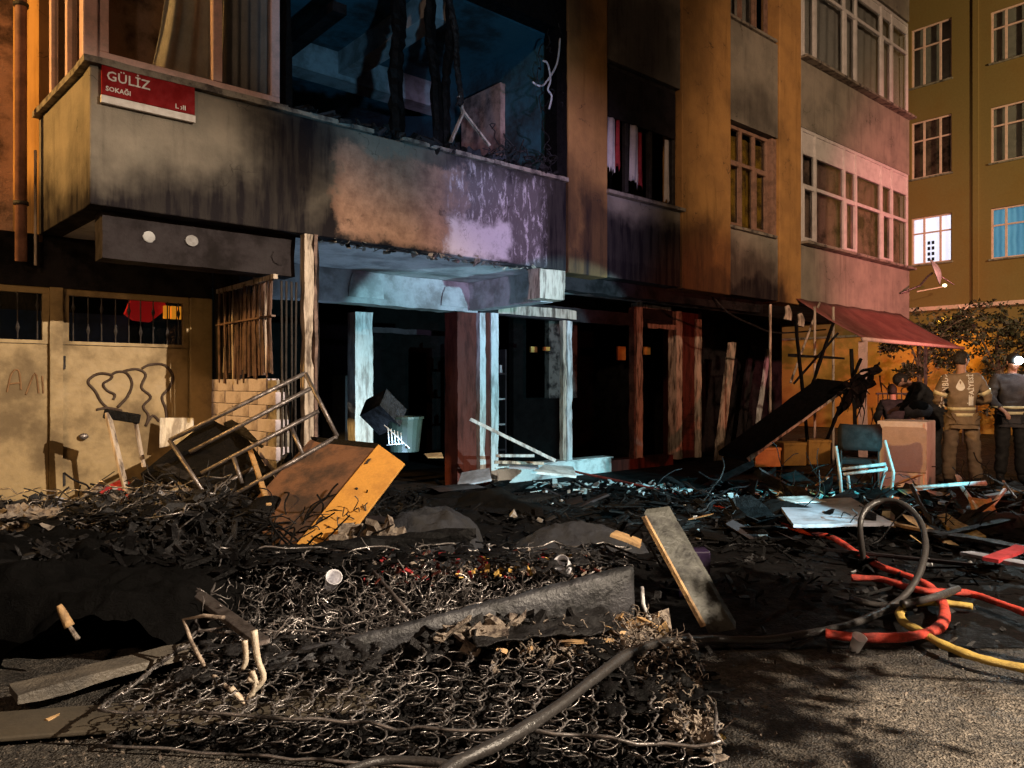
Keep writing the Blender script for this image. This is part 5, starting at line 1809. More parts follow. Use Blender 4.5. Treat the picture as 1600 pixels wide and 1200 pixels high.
# shop interior things, barely lit
for k, (px, py, Y, wd, hh, lab) in enumerate(((835, 546, 11.5, .12, .09, 'small yellow plate on the dark back wall left'), (855, 545, 11.6, .12, .06, 'small cream plate on the dark back wall beside the yellow one'),
                                              (972, 552, 13.0, .2, .24, 'yellow box hanging inside the shop right of the peeling wall'), (1012, 548, 13.2, .16, .14, 'dim yellow box beside the hanging yellow box'))):
    p = Q(px, py, Y)
    o = MB().box(-wd / 2, wd / 2, 0, .04, -hh / 2, hh / 2).build('plate', M['cabinet'], None, bevel=.004)
    o.location = p
    o.rotation_euler = (0, 0, ANG)
    tag(o, lab, 'plate')
sh = thing('burnt_shelf', 'burnt white shelf unit dimly visible inside the shop', 'shelf', LW(6.05, 2.9, 0.03), ANG)
for x in (0, .38):
    MB().box(x, x + .03, 0, .3, 0, 1.9).build('side', M['sootbeam'], sh)
for z in (.3, .7, 1.1, 1.5):
    MB().box(.03, .38, 0, .3, z, z + .025).build('shelf_board', M['plaster'] if z in (.7, 1.1) else M['sootbeam'], sh)
for k in range(40):
    z = rnd.choice((.325, .725, 1.125, 1.525))
    x = rnd.uniform(.05, .33)
    w_, h_ = rnd.uniform(.02, .05), rnd.uniform(.05, .2)
    if k > 11: break
    MB().box(x, x + w_, .04, .12, z, z + h_).build('jar', M[rnd.choice(('sootbeam', 'plaster', 'ash', 'char'))], sh, bevel=.004)

# ================================================================== THE HEAP BY THE GARAGE
def hgt(x, y):
    """height of the rubble over the road"""
    h = 0.0
    for (cx, cy, sx, sy, a) in ((-3.0, 6.2, 1.1, .55, .42), (-1.9, 5.7, .8, .5, .38), (-3.9, 5.6, 1.0, .5, .22), (-.6, 6.6, 1.2, .5, .18), (-.9, 7.6, 1.0, .6, .25),
                                (-2.2, 7.0, .8, .6, .35), (.5, 5.6, 1.5, .5, .06), (.9, 7.4, 2.2, .8, .07), (3.6, 8.6, 2.6, .8, .09), (4.8, 7.6, 1.6, .6, .06), (-1.2, 4.7, 1.5, .3, .12)):
        h += a * math.exp(-((x - cx) / sx) ** 2 - ((y - cy) / sy) ** 2)
    return h


def nz(x, y):
    return .5 + .5 * math.sin(x * 9.1 + 1.7 * math.sin(y * 7.3)) * math.cos(y * 8.7 + 1.3 * math.sin(x * 6.1))


tag(grid_sheet('debris_heap', -6.2, 8.0, 3.9, 10.4, 230, 110, lambda x, y: (hgt(x, y) * (0.75 + .45 * nz(x, y)) + .012 * nz(x * 3, y * 3)) - 0.022 + rnd.uniform(0, .025) * min(1, hgt(x, y) * 8), M['char']), kind='stuff')


def onheap(x0, x1, y0, y1, lift=0.0, dens=None):
    def f(g):
        x, y = g.uniform(x0, x1), g.uniform(y0, y1)
        if dens and g.random() > dens(x, y): return None
        return (x, y, hgt(x, y) * .9 + lift + abs(g.normal(0, .02)))
    return f


chips('charred_rubble', 7000, onheap(-5.5, -0.8, 4.9, 7.4, dens=lambda x, y: min(1, hgt(x, y) * 5)), .017, 'char', seed=11, long=3)
chips('charred_rubble', 3000, onheap(-5.2, -1.0, 4.9, 6.8, dens=lambda x, y: min(1, hgt(x, y) * 4)), .018, 'ash', seed=12, long=3.5)
chips('pale_ash_flakes', 420, onheap(-4.2, -2.6, 5.1, 6.2, .02), .04, 'palash', seed=13)
chips('white_plaster_crumbs', 260, onheap(-3.9, -2.5, 5.6, 6.5, .03), .035, 'board', seed=14, flat=.5)
chips('charred_rubble', 9000, onheap(-1.5, 7.2, 4.6, 10.2, dens=lambda x, y: .75 if y > 6.2 else .22), .022, 'char', seed=15, long=4, flat=.25, tilt=.3)
chips('charred_rubble', 1500, onheap(-0.5, 7.2, 6.0, 10.2, dens=lambda x, y: .5), .016, 'ash', seed=16, long=4, flat=.2, tilt=.3)
chips('broken_glass', 420, onheap(1.4, 4.2, 7.6, 10.0, .02, dens=lambda x, y: math.exp(-((y - 9.6 + (x - 1.4) * .55) / .5) ** 2)), .028, 'whitesill', seed=17, flat=.15)
chips('broken_glass', 260, onheap(0.2, 2.2, 8.2, 10.2, .02, dens=lambda x, y: math.exp(-((y - 9.9) / .5) ** 2)), .035, 'whitesill', seed=27, flat=.15)
chips('splinters', 240, onheap(2.0, 7.0, 6.6, 9.5, .02), .06, 'ash', seed=18, flat=.12, long=5)
chips('splinters', 60, onheap(3.0, 7.0, 6.2, 9.5, .02), .05, 'rawwood', seed=19, flat=.12, long=5)
chips('wet_flakes', 700, onheap(0.0, 5.0, 3.6, 6.5, .0, dens=lambda x, y: .5), .02, 'ash', seed=20, flat=.3)


def tangle(name, n, place, mat, r=.005, step=.08, steps=6, seed=0, curl=.5, parent=None):
    g = random.Random(seed)
    ng = np.random.default_rng(seed)
    mb = MB()
    for k in range(n):
        p = place(ng)
        if p is None: continue
        p = Vector(p)
        d = Vector((g.uniform(-1, 1), g.uniform(-1, 1), g.uniform(-.1, .5))).normalized()
        pts = [p.copy()]
        for j in range(steps):
            d = (d + Vector((g.uniform(-curl, curl), g.uniform(-curl, curl), g.uniform(-curl, curl) - .08))).normalized()
            p = p + d * step * g.uniform(.5, 1.2)
            if p.z < .01: p.z = .01 + g.random() * .01
            pts.append(p.copy())
        mb.tube(pts, r * g.uniform(.6, 1.4), 4, 2, cap=False)
    o = mb.build(name, M[mat], parent)
    o['kind'] = 'stuff'
    return o


chips('furniture_fragments', 60, onheap(-.8, 7.0, 6.4, 9.6, .03), .11, 'char', seed=91, flat=.12, long=3, tilt=.25)
chips('furniture_fragments', 26, onheap(-.6, 6.8, 5.6, 9.6, .05), .10, 'sootbeam', seed=92, flat=.12, long=3, tilt=.3)
chips('furniture_fragments', 9, onheap(1.0, 6.8, 5.8, 9.6, .06), .07, 'rawwood', seed=93, flat=.12, long=4, tilt=.3)
chips('plaster_lumps', 90, onheap(-.6, 6.8, 5.2, 10.0, .01), .028, 'plaster', seed=94, flat=.8, long=.4)
for k, (x_, y_, sx_, sy_, lab) in enumerate(((.55, 6.1, .55, .3, 'charred blanket heap lying left of the red hose'), (2.6, 7.3, .6, .35, 'charred blanket heap before the burnt entrance'),
                                             (4.6, 6.9, .5, .3, 'charred blanket heap under the white board edge'), (-.2, 7.3, .5, .35, 'charred blanket heap in front of the dark recess'))):
    o = fold_sheet('charred_blanket', -sx_, sx_, -sy_, sy_, 50, 34, lambda x, y, a=sx_, b=sy_: .16 * max(0, 1 - (x / a) ** 2) * max(0, 1 - (y / b) ** 2), .06, M['foam' if k % 2 else 'bluegrey'], 40 + k)
    o.location = (x_, y_, hgt(x_, y_) * .8)
    tag(o, lab, 'blanket', 'charred blankets among the rubble')
tangle('burnt_wire_tangle', 420, onheap(-3.8, -.9, 4.9, 6.5, .02, dens=lambda x, y: min(1, hgt(x, y) * 4)), 'ash', .006, .07, 6, 21)
tangle('burnt_wire_tangle', 160, onheap(-1.7, -1.0, 4.7, 5.6, .05), 'char', .006, .08, 7, 22)
tangle('burnt_wire_tangle', 160, onheap(1.5, 6.8, 6.0, 9.2, .02), 'ash', .006, .12, 6, 23)

# black panels under the rack
world_quad_slab('charred_tabletop', [Q(222, 748, 6.3), Q(398, 800, 6.0), Q(470, 735, 6.7), Q(330, 662, 7.0)], .06, M['char'], 'large black charred tabletop under the steel rack', 'tabletop', bevel=.008)
world_quad_slab('charred_plank', [Q(240, 733, 6.1), Q(385, 800, 5.7), Q(392, 790, 5.8), Q(262, 728, 6.2)], .03, M['ash'], 'ashy plank along the front of the black tabletop', 'plank')
world_quad_slab('charred_plank', [Q(350, 665, 7.0), Q(445, 722, 6.4), Q(452, 712, 6.45), Q(362, 660, 7.05)], .03, M['ash'], 'brownish burnt plank along the back of the black tabletop', 'plank')
world_quad_slab('white_carton_sheet', [Q(250, 700, 7.1), Q(303, 690, 7.1), Q(303, 653, 7.15), Q(251, 653, 7.15)], .015, M['whitemetal'], 'pale board leaning on the garage pier behind the rack', 'board')
tube_thing('steel_rack', [
    ('rail', [Q(265, 688, 5.95), Q(477, 583, 6.3)]), ('rail', [Q(296, 707, 5.93), Q(487, 606, 6.28)]), ('rail', [Q(314, 740, 5.9), Q(498, 642, 6.25)]), ('rail', [Q(350, 782, 5.85), Q(527, 682, 6.2)]),
    ('end_tube', [Q(265, 688, 5.95), Q(332, 790, 5.8)]), ('end_tube', [Q(477, 583, 6.3), Q(527, 682, 6.2)]),
    ('strut', [Q(455, 668, 6.2), Q(473, 710, 6.1)]), ('strut', [Q(365, 715, 5.95), Q(378, 755, 5.9)]),
    ('rail', [Q(326, 770, 6.2), Q(402, 728, 6.4)])], M['steel'],
    'burnt steel rack of parallel tubes tilted over the black heap', 'rack', .018)
bcf = thing('burnt_chair_frame', 'burnt upright chair frame with dark top bar before the graffiti door', 'chair frame', Q(195, 780, 6.2))
bo = bcf.location
MB().bar(Q(168, 645, 6.2) - bo, Q(202, 785, 6.1) - bo, .045, .03).build('leg', M['postpale'], bcf, bevel=.005)
MB().bar(Q(211, 655, 6.3) - bo, Q(225, 730, 6.3) - bo, .035, .025).build('leg', M['postpale'], bcf, bevel=.005)
MB().bar(Q(162, 646, 6.2) - bo, Q(219, 655, 6.3) - bo, .05, .08).build('top_bar', M['char'], bcf, bevel=.01)
o = MB()
pts = [Q(142, 785, 6.0), Q(160, 762, 6.1), Q(185, 752, 6.2), Q(205, 768, 6.1), Q(200, 790, 5.9), Q(165, 795, 5.9)]
o0 = pts[0].copy()
t_ = o.prism([p - o0 for p in pts], (0, .12, .02)).build('red_rag', M['cloth_red'], None, bevel=.02)
t_.location = o0
tag(t_, 'dark red rag behind the white plaster crumbs at the garage door', 'rag')
o = MB().box(-.03, .03, -.02, .02, -.03, .03).build('orange_fragment', M['redhose'], None, bevel=.01)
o.location = Q(203, 778, 5.85)
tag(o, 'bright orange fragment at the foot of the burnt chair frame', 'fragment')
# orange cabinet
A0, A1, A2, A3 = Q(457, 862, 5.15), Q(538, 852, 5.15), Q(633, 727, 5.95), Q(592, 697, 5.95)
pn = (A1 - A0).cross(A3 - A0)
camp = Vector((0, 0, HC))
A2 = camp + (A2 - camp) * (pn.dot(A0 - camp) / pn.dot(A2 - camp))
ev = Q(485, 686, 6.3) - Q(592, 697, 5.95)
cb = thing('orange_cabinet', 'overturned cabinet with bright orange side and scorched brown top', 'cabinet', A0)
z3 = Vector((0, 0, 0))
MB().hexa([p - A0 for p in (A0, A1, A1 + ev, A0 + ev, A3, A2, A2 + ev, A3 + ev)]).build('carcass', mk('scorched_brown_laminate', (0.17, 0.085, 0.05), .55, dirt=.6, dcol=(.03, .02, .018), scale=3.5, bump=.4), cb, bevel=.006)
nrm = (A1 - A0).cross(A3 - A0).normalized()
if nrm.y > 0: nrm = -nrm
MB().prism([p - A0 + nrm * .003 for p in (A0, A1, A2, A3)], nrm * .018).build('side_panel', M['cabinet'], cb, bevel=.003)
for (a, b) in ((.52, .35), (.92, .75)):
    c = (A0 - A0).lerp(A3 - A0, a) + ((A1 - A0) * b) + nrm * .022
    MB().ell(c, (.012, .012, .012), 8, 6).build('dowel_hole', M['black'], cb)
MB().prism([p - A0 + Vector((0, 0, .004)) for p in (A3 + ev * .02, A2 + ev * .02, A2 + ev, A3 + ev)], (0, 0, .02)).build('charred_end', M['char'], cb, bevel=.004)
mb = MB()
for k in range(9):
    t = .03 + .035 * k
    p = A0.lerp(A3, t) + (A1 - A0) * rnd.uniform(.1, .9) + nrm * .03
    pts = [p]
    for j in range(4):
        pts.append(pts[-1] + Vector((rnd.uniform(-.06, .06), -.005, rnd.uniform(-.05, .07))))
    mb.tube([x_ - A0 for x_ in pts], .004, 4, 3)
mb.build('clinging_wire', M['darkiron'], cb)
for a in (.22, .78):
    c = (A3 - A0) * a + (A1 - A0) * .06 + nrm * .024
    MB().obox(c, (A3 - A0).normalized() * .06, (A1 - A0).normalized() * .025, nrm * .004).build('hinge', M['darkiron'], cb)
o = fold_sheet('sack', -.42, .42, -.34, .34, 46, 38, lambda x, y: .34 * max(0, 1 - (x / .42) ** 4) * max(0, 1 - (y / .34) ** 4), .07, M['bluegrey'], 3)
o.location = (-.62, 5.75, .02)
tag(o, 'dark blue grey sack of folded cloth right of the orange cabinet', 'sack')
chips('pale_ash_flakes', 70, lambda g: tuple(Q(g.uniform(540, 625), g.uniform(832, 852), 5.1)), .04, 'palash', seed=31)
o = MB().bar((0, 0, 0), Q(418, 705, 6.3) - Q(455, 800, 5.3), .04, .03).build('broken_stick', M['rawwood'], None, bevel=.004)
o.location = Q(420, 790, 5.6)
tag(o, 'short broken pale stick poking from the heap below the rack', 'stick')

# ================================================================== MATTRESSES
# black burnt mattress block at the left
o = fold_sheet('charred_mattress', -1.45, 1.15, -.62, .66, 120, 66,
               lambda x, y: (.40 - .13 * max(0, x)) * min(1, 4.2 * max(0, 1 - abs((y - .02 + .1 * math.sin(x * 2.3)) / .62))) ** .6 * min(1, 5 * max(0, 1 - abs((x + .15) / 1.3))) ** .6, .075, M['foam'], 8)
o.location = (-2.55, 4.22, .0)
tag(o, 'thick black burnt foam mattress on the left, behind the grey plank', 'mattress')
chips('burnt_crumbs', 900, lambda g: (g.uniform(-3.8, -1.5), g.uniform(4.1, 4.85), .30 + .08 * g.random()), .02, 'char', seed=81, long=3)
chips('burnt_crumbs', 260, lambda g: (g.uniform(-3.8, -1.6), g.uniform(4.2, 4.85), .36 + .05 * g.random()), .018, 'ash', seed=82, long=3)


def coil(seed, r0=.049, turns=2.3, h=.12, wr=.0027, seg=13):
    g = random.Random(seed)
    pts = []
    n = int(turns * seg)
    sx, sy = g.uniform(-.02, .02), g.uniform(-.02, .02)
    for i in range(n + 1):
        t = i / n
        a = 2 * math.pi * turns * t
        rr = r0 * (0.62 + 0.38 * abs(2 * t - 1) ** .8)
        pts.append(Vector((rr * math.cos(a) + sx * math.sin(t * 3), rr * math.sin(a) + sy * t, h * t)))
    # nearly flat end ring
    me = MB().tube(pts, wr, 4, 0, cap=False)
    m = bpy.data.meshes.new('spring')
    m.from_pydata(me.v, [], me.f)
    m.materials.append(M['wire'])
    m.shade_smooth()
    return m


coils = [coil(i, h=hh) for i, hh in enumerate((.12, .11, .125, .10, .12, .09))]


def springbed(name, label, FLc, FRc, BRc, BLc, nx, ny, h, mess=0.1, seed=1, skip=None, as_stuff=False, sub_w=.0024):
    """innerspring unit over a quad of world corners (top rim heights given by z)"""
    g = random.Random(seed)
    FLc, FRc, BRc, BLc = map(Vector, (FLc, FRc, BRc, BLc))
    t = thing(name, label, 'mattress springs', (FLc.x, FLc.y, 0))
    o = t.location

    def S_(u, v):
        return FLc.lerp(FRc, u).lerp(BLc.lerp(BRc, u), v) - o
    rim_ = []
    for i in range(25): rim_.append(S_(i / 24, 0))
    for i in range(1, 13): rim_.append(S_(1, i / 12))
    for i in range(1, 25): rim_.append(S_(1 - i / 24, 1))
    for i in range(1, 13): rim_.append(S_(0, 1 - i / 12))
    jit = lambda s: Vector((g.uniform(-s, s), g.uniform(-s, s), g.uniform(-s, s)))
    j1 = [p + jit(.012 + mess * .05) for p in rim_]
    j1[-1] = j1[0]
    MB().tube(j1, .0065, 6, 2).build('border_wire', M['wire'], t, smooth=True)
    low = [Vector((p.x, p.y, max(.012, p.z - h))) + jit(.01) * (1, 1, .2)[0] * .5 for p in rim_]
    low[-1] = low[0]
    for p in low: p.z = max(.01, p.z)
    MB().tube(low, .006, 6, 2).build('border_wire', M['wire'], t, smooth=True)
    # lacing wires, twisted, running front to back
    mb = MB()
    for i in range(nx + 1):
        u = (i) / nx
        if g.random() < mess: continue
        pts = []
        ns = ny * 9
        for j in range(ns + 1):
            p = S_(u, j / ns)
            a = j * 2.1
            pts.append(p + Vector((.006 * math.cos(a) + .012 * math.sin(j * .5 + i), 0, .006 * math.sin(a))) + (jit(mess * .02)))
        mb.tube(pts, .0047, 4, 0, cap=False)
    lw = mb.build('lacing_wire', M['wire'], t, smooth=True)
    lw['kind'] = 'stuff'
    mbs = MB()
    for i in range(nx):
        for j in range(ny):
            if skip and skip((i + .5) / nx, (j + .5) / ny): continue
            p = S_((i + .5) / nx, (j + .5) / ny) + Vector((0, 0, -h)) + jit(.008 + mess * .06)
            p.z = max(.004, p.z)
            s = g.uniform(.9, 1.25)
            if g.random() < .05: continue
            Mx = Matrix.Translation(p) @ Euler((g.gauss(0, .08 + mess * 1.3), g.gauss(0, .08 + mess * 1.3), g.uniform(0, 6.28))).to_matrix().to_4x4() @ Matrix.Diagonal((s, s, h / .12 * g.uniform(.75, 1.05), 1))
            me = g.choice(coils)
            if as_stuff:
                k = len(mbs.v)
                mbs.v += [tuple(Mx @ v.co) for v in me.vertices]
                mbs.f += [tuple(q_ + k for q_ in pl.vertices) for pl in me.polygons]
            else:
                ob = bpy.data.objects.new('spring', me)
                COL.objects.link(ob)
                ob.parent = t
                ob.matrix_local = Mx
    if as_stuff:
        mbs.build('spring_wires', M['wire'], t, smooth=True)['kind'] = 'stuff'
    return t


springbed('innerspring_mattress', 'burnt innerspring mattress lying flat nearest the camera under the black hose',
          (-1.53, 2.78, .15), (.70, 2.50, .15), (.86, 3.62, .14), (-1.50, 3.62, .16), 21, 9, .135, .015, 3)
springbed('innerspring_mattress', 'twisted innerspring mattress behind the long charred board in the middle',
          (-1.50, 3.56, .16), (.30, 4.10, .20), (.80, 4.98, .30), (-1.72, 4.45, .36), 16, 8, .14, .38, 5)
springbed('innerspring_mattress', 'burnt innerspring sheet lying on the heap at the far left',
          (-4.6, 5.0, .38), (-2.3, 5.15, .45), (-2.2, 5.9, .62), (-4.5, 6.0, .48), 14, 5, .09, .5, 7)
# ash and crumbs inside the units
def inq(c, lift=.0, zs=.03):
    c = [Vector(x) for x in c]

    def f(g):
        u, v = g.random(), g.random()
        p = c[0].lerp(c[1], u).lerp(c[3].lerp(c[2], u), v)
        return (p.x, p.y, max(.01, p.z + lift - abs(g.normal(0, zs))))
    return f


c1 = [(-1.5, 2.8, .05), (.68, 2.55, .05), (.84, 3.6, .05), (-1.48, 3.6, .05)]
chips('burnt_crumbs', 3200, inq([(x, y, .02) for x, y, z in c1], 0), .014, 'char', seed=41)
chips('burnt_crumbs', 700, inq([(x, y, .03) for x, y, z in c1], 0.01), .009, 'ash', seed=42)
c1b = [(.62, 2.65, .12), (.72, 2.6, .12), (.88, 3.6, .15), (.50, 3.55, .15)]
chips('pale_ash_flakes', 420, inq(c1b, .0, .04), .014, 'palash', seed=43)
tangle('ash_fibres', 150, inq(c1b, .03, .02), 'palash', .0022, .02, 5, 44, 1.2)
c1c = [(-.1, 3.35, .14), (.8, 3.5, .15), (.75, 4.0, .12), (.1, 3.9, .12)]
chips('pale_ash_flakes', 260, inq(c1c, .0, .04), .014, 'palash', seed=45)
tangle('ash_fibres', 200, inq(c1c, .03, .02), 'palash', .0025, .025, 5, 46, 1.2)
chips('orange_scraps', 26, inq(c1c, .02, .02), .022, 'rawwood', seed=47)
c2 = [(-1.5, 3.6, .10), (.30, 4.15, .14), (.80, 4.95, .24), (-1.7, 4.45, .28)]
chips('burnt_crumbs', 3600, inq(c2, -.05, .05), .016, 'char', seed=51)
chips('burnt_crumbs', 900, inq(c2, -.02, .05), .010, 'ash', seed=52)
tangle('snapped_wires', 520, inq(c2, .05, .04), 'wire', .0023, .028, 7, 53, .9)
tangle('snapped_wires', 200, inq([(-1.1, 3.3, .15), (.2, 3.9, .14), (.3, 4.1, .2), (-1.3, 3.6, .2)], .02, .03), 'wire', .0023, .028, 7, 63, .9)
chips('yellow_foam_scraps', 34, inq([(-.35, 4.25, .27), (.35, 4.4, .27), (.4, 4.75, .3), (-.3, 4.7, .32)], .0, .01), .013, 'flame_foam', seed=54, flat=.6)
chips('brown_scraps', 120, inq([(-.9, 4.1, .27), (.5, 4.4, .27), (.6, 4.85, .3), (-.8, 4.7, .34)], .0, .02), .010, 'postred', seed=55, flat=.4)
chips('red_scraps', 30, inq([(-.9, 4.2, .27), (.3, 4.4, .27), (.3, 4.85, .3), (-.8, 4.6, .34)], .0, .02), .012, 'cloth_red', seed=56, flat=.4)
chips('pale_ash_flakes', 260, inq([(-.9, 4.2, .27), (.6, 4.4, .27), (.6, 4.9, .3), (-.8, 4.6, .34)], .0, .02), .011, 'palash', seed=57, flat=.4)
chips('burnt_crumbs', 600, inq([(-4.6, 5.0, .3), (-2.3, 5.1, .4), (-2.2, 5.9, .56), (-4.5, 6.0, .42)], .0), .03, 'ash', seed=58)
chips('pale_ash_flakes', 160, inq([(-4.3, 4.95, .34), (-3.2, 5.05, .36), (-3.2, 5.3, .42), (-4.3, 5.2, .4)], .04, .02), .05, 'palash', seed=59, flat=.7)

# scorched cover remnants still clinging to the springs
for k, (cx_, cy_, sx_, sy_, z_, rz_, hl, lab) in enumerate((
        (.15, 3.62, .38, .16, .17, .3, .0, 'torn charred cover scrap below the long charred board'),
        (.58, 3.1, .26, .36, .16, .1, -.05, 'torn charred cover scrap at the right end of the nearest springs'),
        (-1.0, 3.30, .42, .22, .165, .1, -.08, 'torn charred cover scrap at the left of the nearest springs'),
        (-.75, 4.45, .8, .22, .34, .15, -.02, 'torn charred cover scrap along the back of the twisted springs'),
        (.25, 4.55, .4, .25, .30, .3, -.04, 'torn charred cover scrap behind the tipped cup'),
        (-3.3, 5.2, .8, .3, .45, 0., -.05, 'torn charred cover scrap over the springs at the far left'))):
    o = fold_sheet('cover_scrap', -sx_, sx_, -sy_, sy_, int(70 * sx_) + 20, int(70 * sy_) + 14, lambda x, y: 0, .045, M['char' if k % 2 else 'ash'], 20 + k, hl, .006)
    o.location = (cx_, cy_, z_)
    o.rotation_euler = (0, 0, rz_)
    tag(o, lab, 'cover scrap', 'scorched cover scraps on the springs')

# long black edge of the middle mattress
mb = MB()
P_ = [Q(240, 905, 4.45), Q(420, 872, 4.6), Q(600, 850, 4.8), Q(740, 835, 5.0)]
mb.tube(P_, [.07, .045], 8, 8)
for i, v in enumerate(mb.v):
    mb.v[i] = tuple(Vector(v) + Vector((rnd.uniform(-.012, .012), rnd.uniform(-.012, .012), rnd.uniform(-.012, .012))))
o = mb.build('charred_roll', M['char'], None)
tag(o, 'long black charred fabric roll behind the twisted springs', 'fabric roll')

# long charred board across the middle
B0, B1 = Vector((-1.08, 3.30, .10)), Vector((.64, 4.02, .09))
bb = thing('charred_board', 'long charred mattress side board tapering left, grey at its thick right end', 'board', (B0.x, B0.y, 0))
mb = MB()
n = 46
side = (B1 - B0).cross(Vector((0, 0, 1))).normalized()
for i in range(n + 1):
    t = i / n
    p = B0.lerp(B1, t) - Vector((B0.x, B0.y, 0))
    hh = .05 + .245 * t
    th = .05 + .05 * t
    if t > .96: th *= 1 - ((t - .96) / .04) ** 2 * .4
    for (a, b) in ((.5, 0), (.55, .35), (.52, .7), (.42, .94), (.2, 1.0), (-.2, 1.0), (-.45, .92), (-.5, .5), (-.5, 0)):
        wob = .006 * math.sin(t * 37 + b * 9) + rnd.uniform(-.004, .004)
        mb.v.append(tuple(p + side * (a * th + wob) + Vector((0, 0, b * hh + rnd.uniform(-.004, .004)))))
k = 9
for i in range(n):
    for j in range(k):
        j2 = (j + 1) % k
        mb.f.append((i * k + j, (i + 1) * k + j, (i + 1) * k + j2, i * k + j2))
mb.f.append(tuple(range(k)))
mb.f.append(tuple(reversed([n * k + j for j in range(k)])))
bmx = mk('charred_board_cover', (0.050, 0.050, 0.056), .5, dirt=.9, dcol=(.008, .008, .009), scale=5, bump=1.0, bscale=38)
mb.build('cover', bmx, bb, smooth=True)
for k in range(5):
    t0 = .55 + k * .08
    p = B0.lerp(B1, t0) - Vector((B0.x, B0.y, 0)) + side * .045
    mb = MB()
    mb.tube([p + Vector((0, 0, .12)), p + side * .05 + Vector((.01, 0, .07)), p + side * .09 + Vector((.03, 0, .01))], [.02, .008], 6, 3)
    if t0 < .8: mb.build('peeled_flap', M['ash'], bb)
# ragged clump below the board
chips('burnt_clump', 320, inq([(-.45, 3.45, .16), (.1, 3.7, .17), (.2, 3.85, .2), (-.4, 3.6, .2)], .0, .05), .03, 'ash', seed=61)
chips('pale_ash_flakes', 60, inq([(-.35, 3.45, .2), (.05, 3.65, .2), (.1, 3.75, .2), (-.3, 3.55, .2)], .0, .03), .032, 'palash', seed=62)

# plank standing on end, leaning
a, b = Q(1006, 803, 4.55), Q(1108, 990, 4.05)
a2 = Q(1046, 797, 4.62)
o = MB().obox((0, 0, 0), b - a, (a2 - a) * .92, Vector((.02, .045, .02))).build('leaning_plank', mk('scorched_grey_plank', (0.075, 0.075, 0.065), .6, dirt=.9, dcol=(.012, .011, .010), scale=5, bump=.9, bscale=35), None, bevel=.003)
o.location = a
tag(o, 'scorched grey plank standing on end, leaning left', 'plank')
w_ = MB().obox((0, 0, 0), (b - a) * .92, Vector((-.012, -.01, -.004)), Vector((.018, -.012, .008))).build('lit_edge', M['rawwood'], o)  # orange strip puts the lamp light along the plank's edge into colour
w_.location = (-.006, -.004, -.015)
# thin prop behind it
tube_thing('thin_stick', [('stick', [Q(985, 838, 4.7), Q(1012, 812, 4.75)]), ('stick', [Q(1013, 850, 4.6), Q(1035, 888, 4.5)])], M['ash'], 'thin grey stick caught behind the leaning plank', 'stick', .008)
world_quad_slab('broken_lath', [Q(953, 838, 5.0), Q(1000, 856, 5.0), Q(1004, 846, 5.2), Q(960, 832, 5.2)], .02, M['rawwood'], 'broken raw wood lath left of the leaning plank', 'lath')
for k, (x, y) in enumerate(((935, 855), (948, 850), (962, 862), (922, 862))):
    p = Q(x, y, 4.9)
    o = MB().bar((0, 0, 0), Vector((.14, -.16, -.03)), .012, .012).build('slat', M['ash'], None)
    o.location = p
    tag(o, ('short grey slat, second in the row left of the broken lath', 'short grey slat, third in the row left of the broken lath', 'short grey slat closest to the broken lath', 'short grey slat at the far left end of the row by the broken lath')[k], 'slat', 'short slats by the broken lath')
tube_thing('curled_strip', [('strip', [Q(1003, 918, 4.2), Q(1005, 945, 4.1), Q(1018, 974, 4.05)])], M['whitemetal'], 'curled white strip hanging between board and plank', 'strip', .012)
world_quad_slab('torn_cardboard', [G(1000, 965, .05), G(1050, 985, .04), G(1045, 950, .12), G(1030, 955, .12)], .008, M['palash'], 'torn grey cardboard under the leaning plank', 'cardboard')
o = MB().box(0, .2, 0, .14, 0, .30).build('purple_box', mk('purple_plastic', (.016, .004, .035), .6), None, bevel=.01)
o.location = G(1082, 962, 0) + Vector((0, .35, 0))
tag(o, 'dark purple box in shadow right of the leaning plank', 'box')

# grey planks bottom left
P0, P1_ = G(15, 1085, .05), G(292, 1015, .06)
d_ = P1_ - P0
sd_ = Vector((-d_.y, d_.x, 0)).normalized()
o = MB().obox((0, 0, 0), d_, -sd_ * .16, (0, 0, .035)).build('grey_plank', mk('wet_grey_plank', (0.15, 0.13, 0.105), .5, dirt=.5, dcol=(.05, .045, .04), scale=6, bump=1.0, bscale=60), None, bevel=.004)
o.location = P0 + Vector((0, 0, .01))
tag(o, 'long wet grey plank lying on the asphalt at the lower left', 'plank')
o = MB().obox((0, 0, 0), Q(398, 1012, 3.35) - Q(222, 878, 4.35), Vector((.06, .02, .01)), Vector((0, .01, .022))).build('flat_iron_bar', M['steel'], None, bevel=.003)
o.location = Q(222, 878, 4.35)
tag(o, 'flat dark iron bar slanting over the left end of the springs', 'bar')
tube_thing('thin_metal_rod', [('rod', [Q(560, 866, 4.6), Q(640, 958, 3.75)])], M['steel'], 'thin grey metal rod lying across the twisted springs', 'rod', .0095)
mt = thing('melted_plastic', 'melted cream plastic strip hanging at the end of the iron bar', 'plastic strip', Q(395, 1040, 2.95))
mo = mt.location
for pl_ in ([(383, 1000), (385, 1030), (379, 1045)], [(397, 985), (403, 1030), (412, 1060), (392, 1085), (386, 1103)], [(394, 1048), (400, 1070), (386, 1100)], [(388, 1060), (408, 1068)], [(360, 1075), (388, 1105)]):
    MB().tube([Q(x, y, 2.95) - mo + Vector((0, .0, 0)) for x, y in pl_], [.014, .009], 7, 4).build('strip', M['melt'], mt, smooth=True)
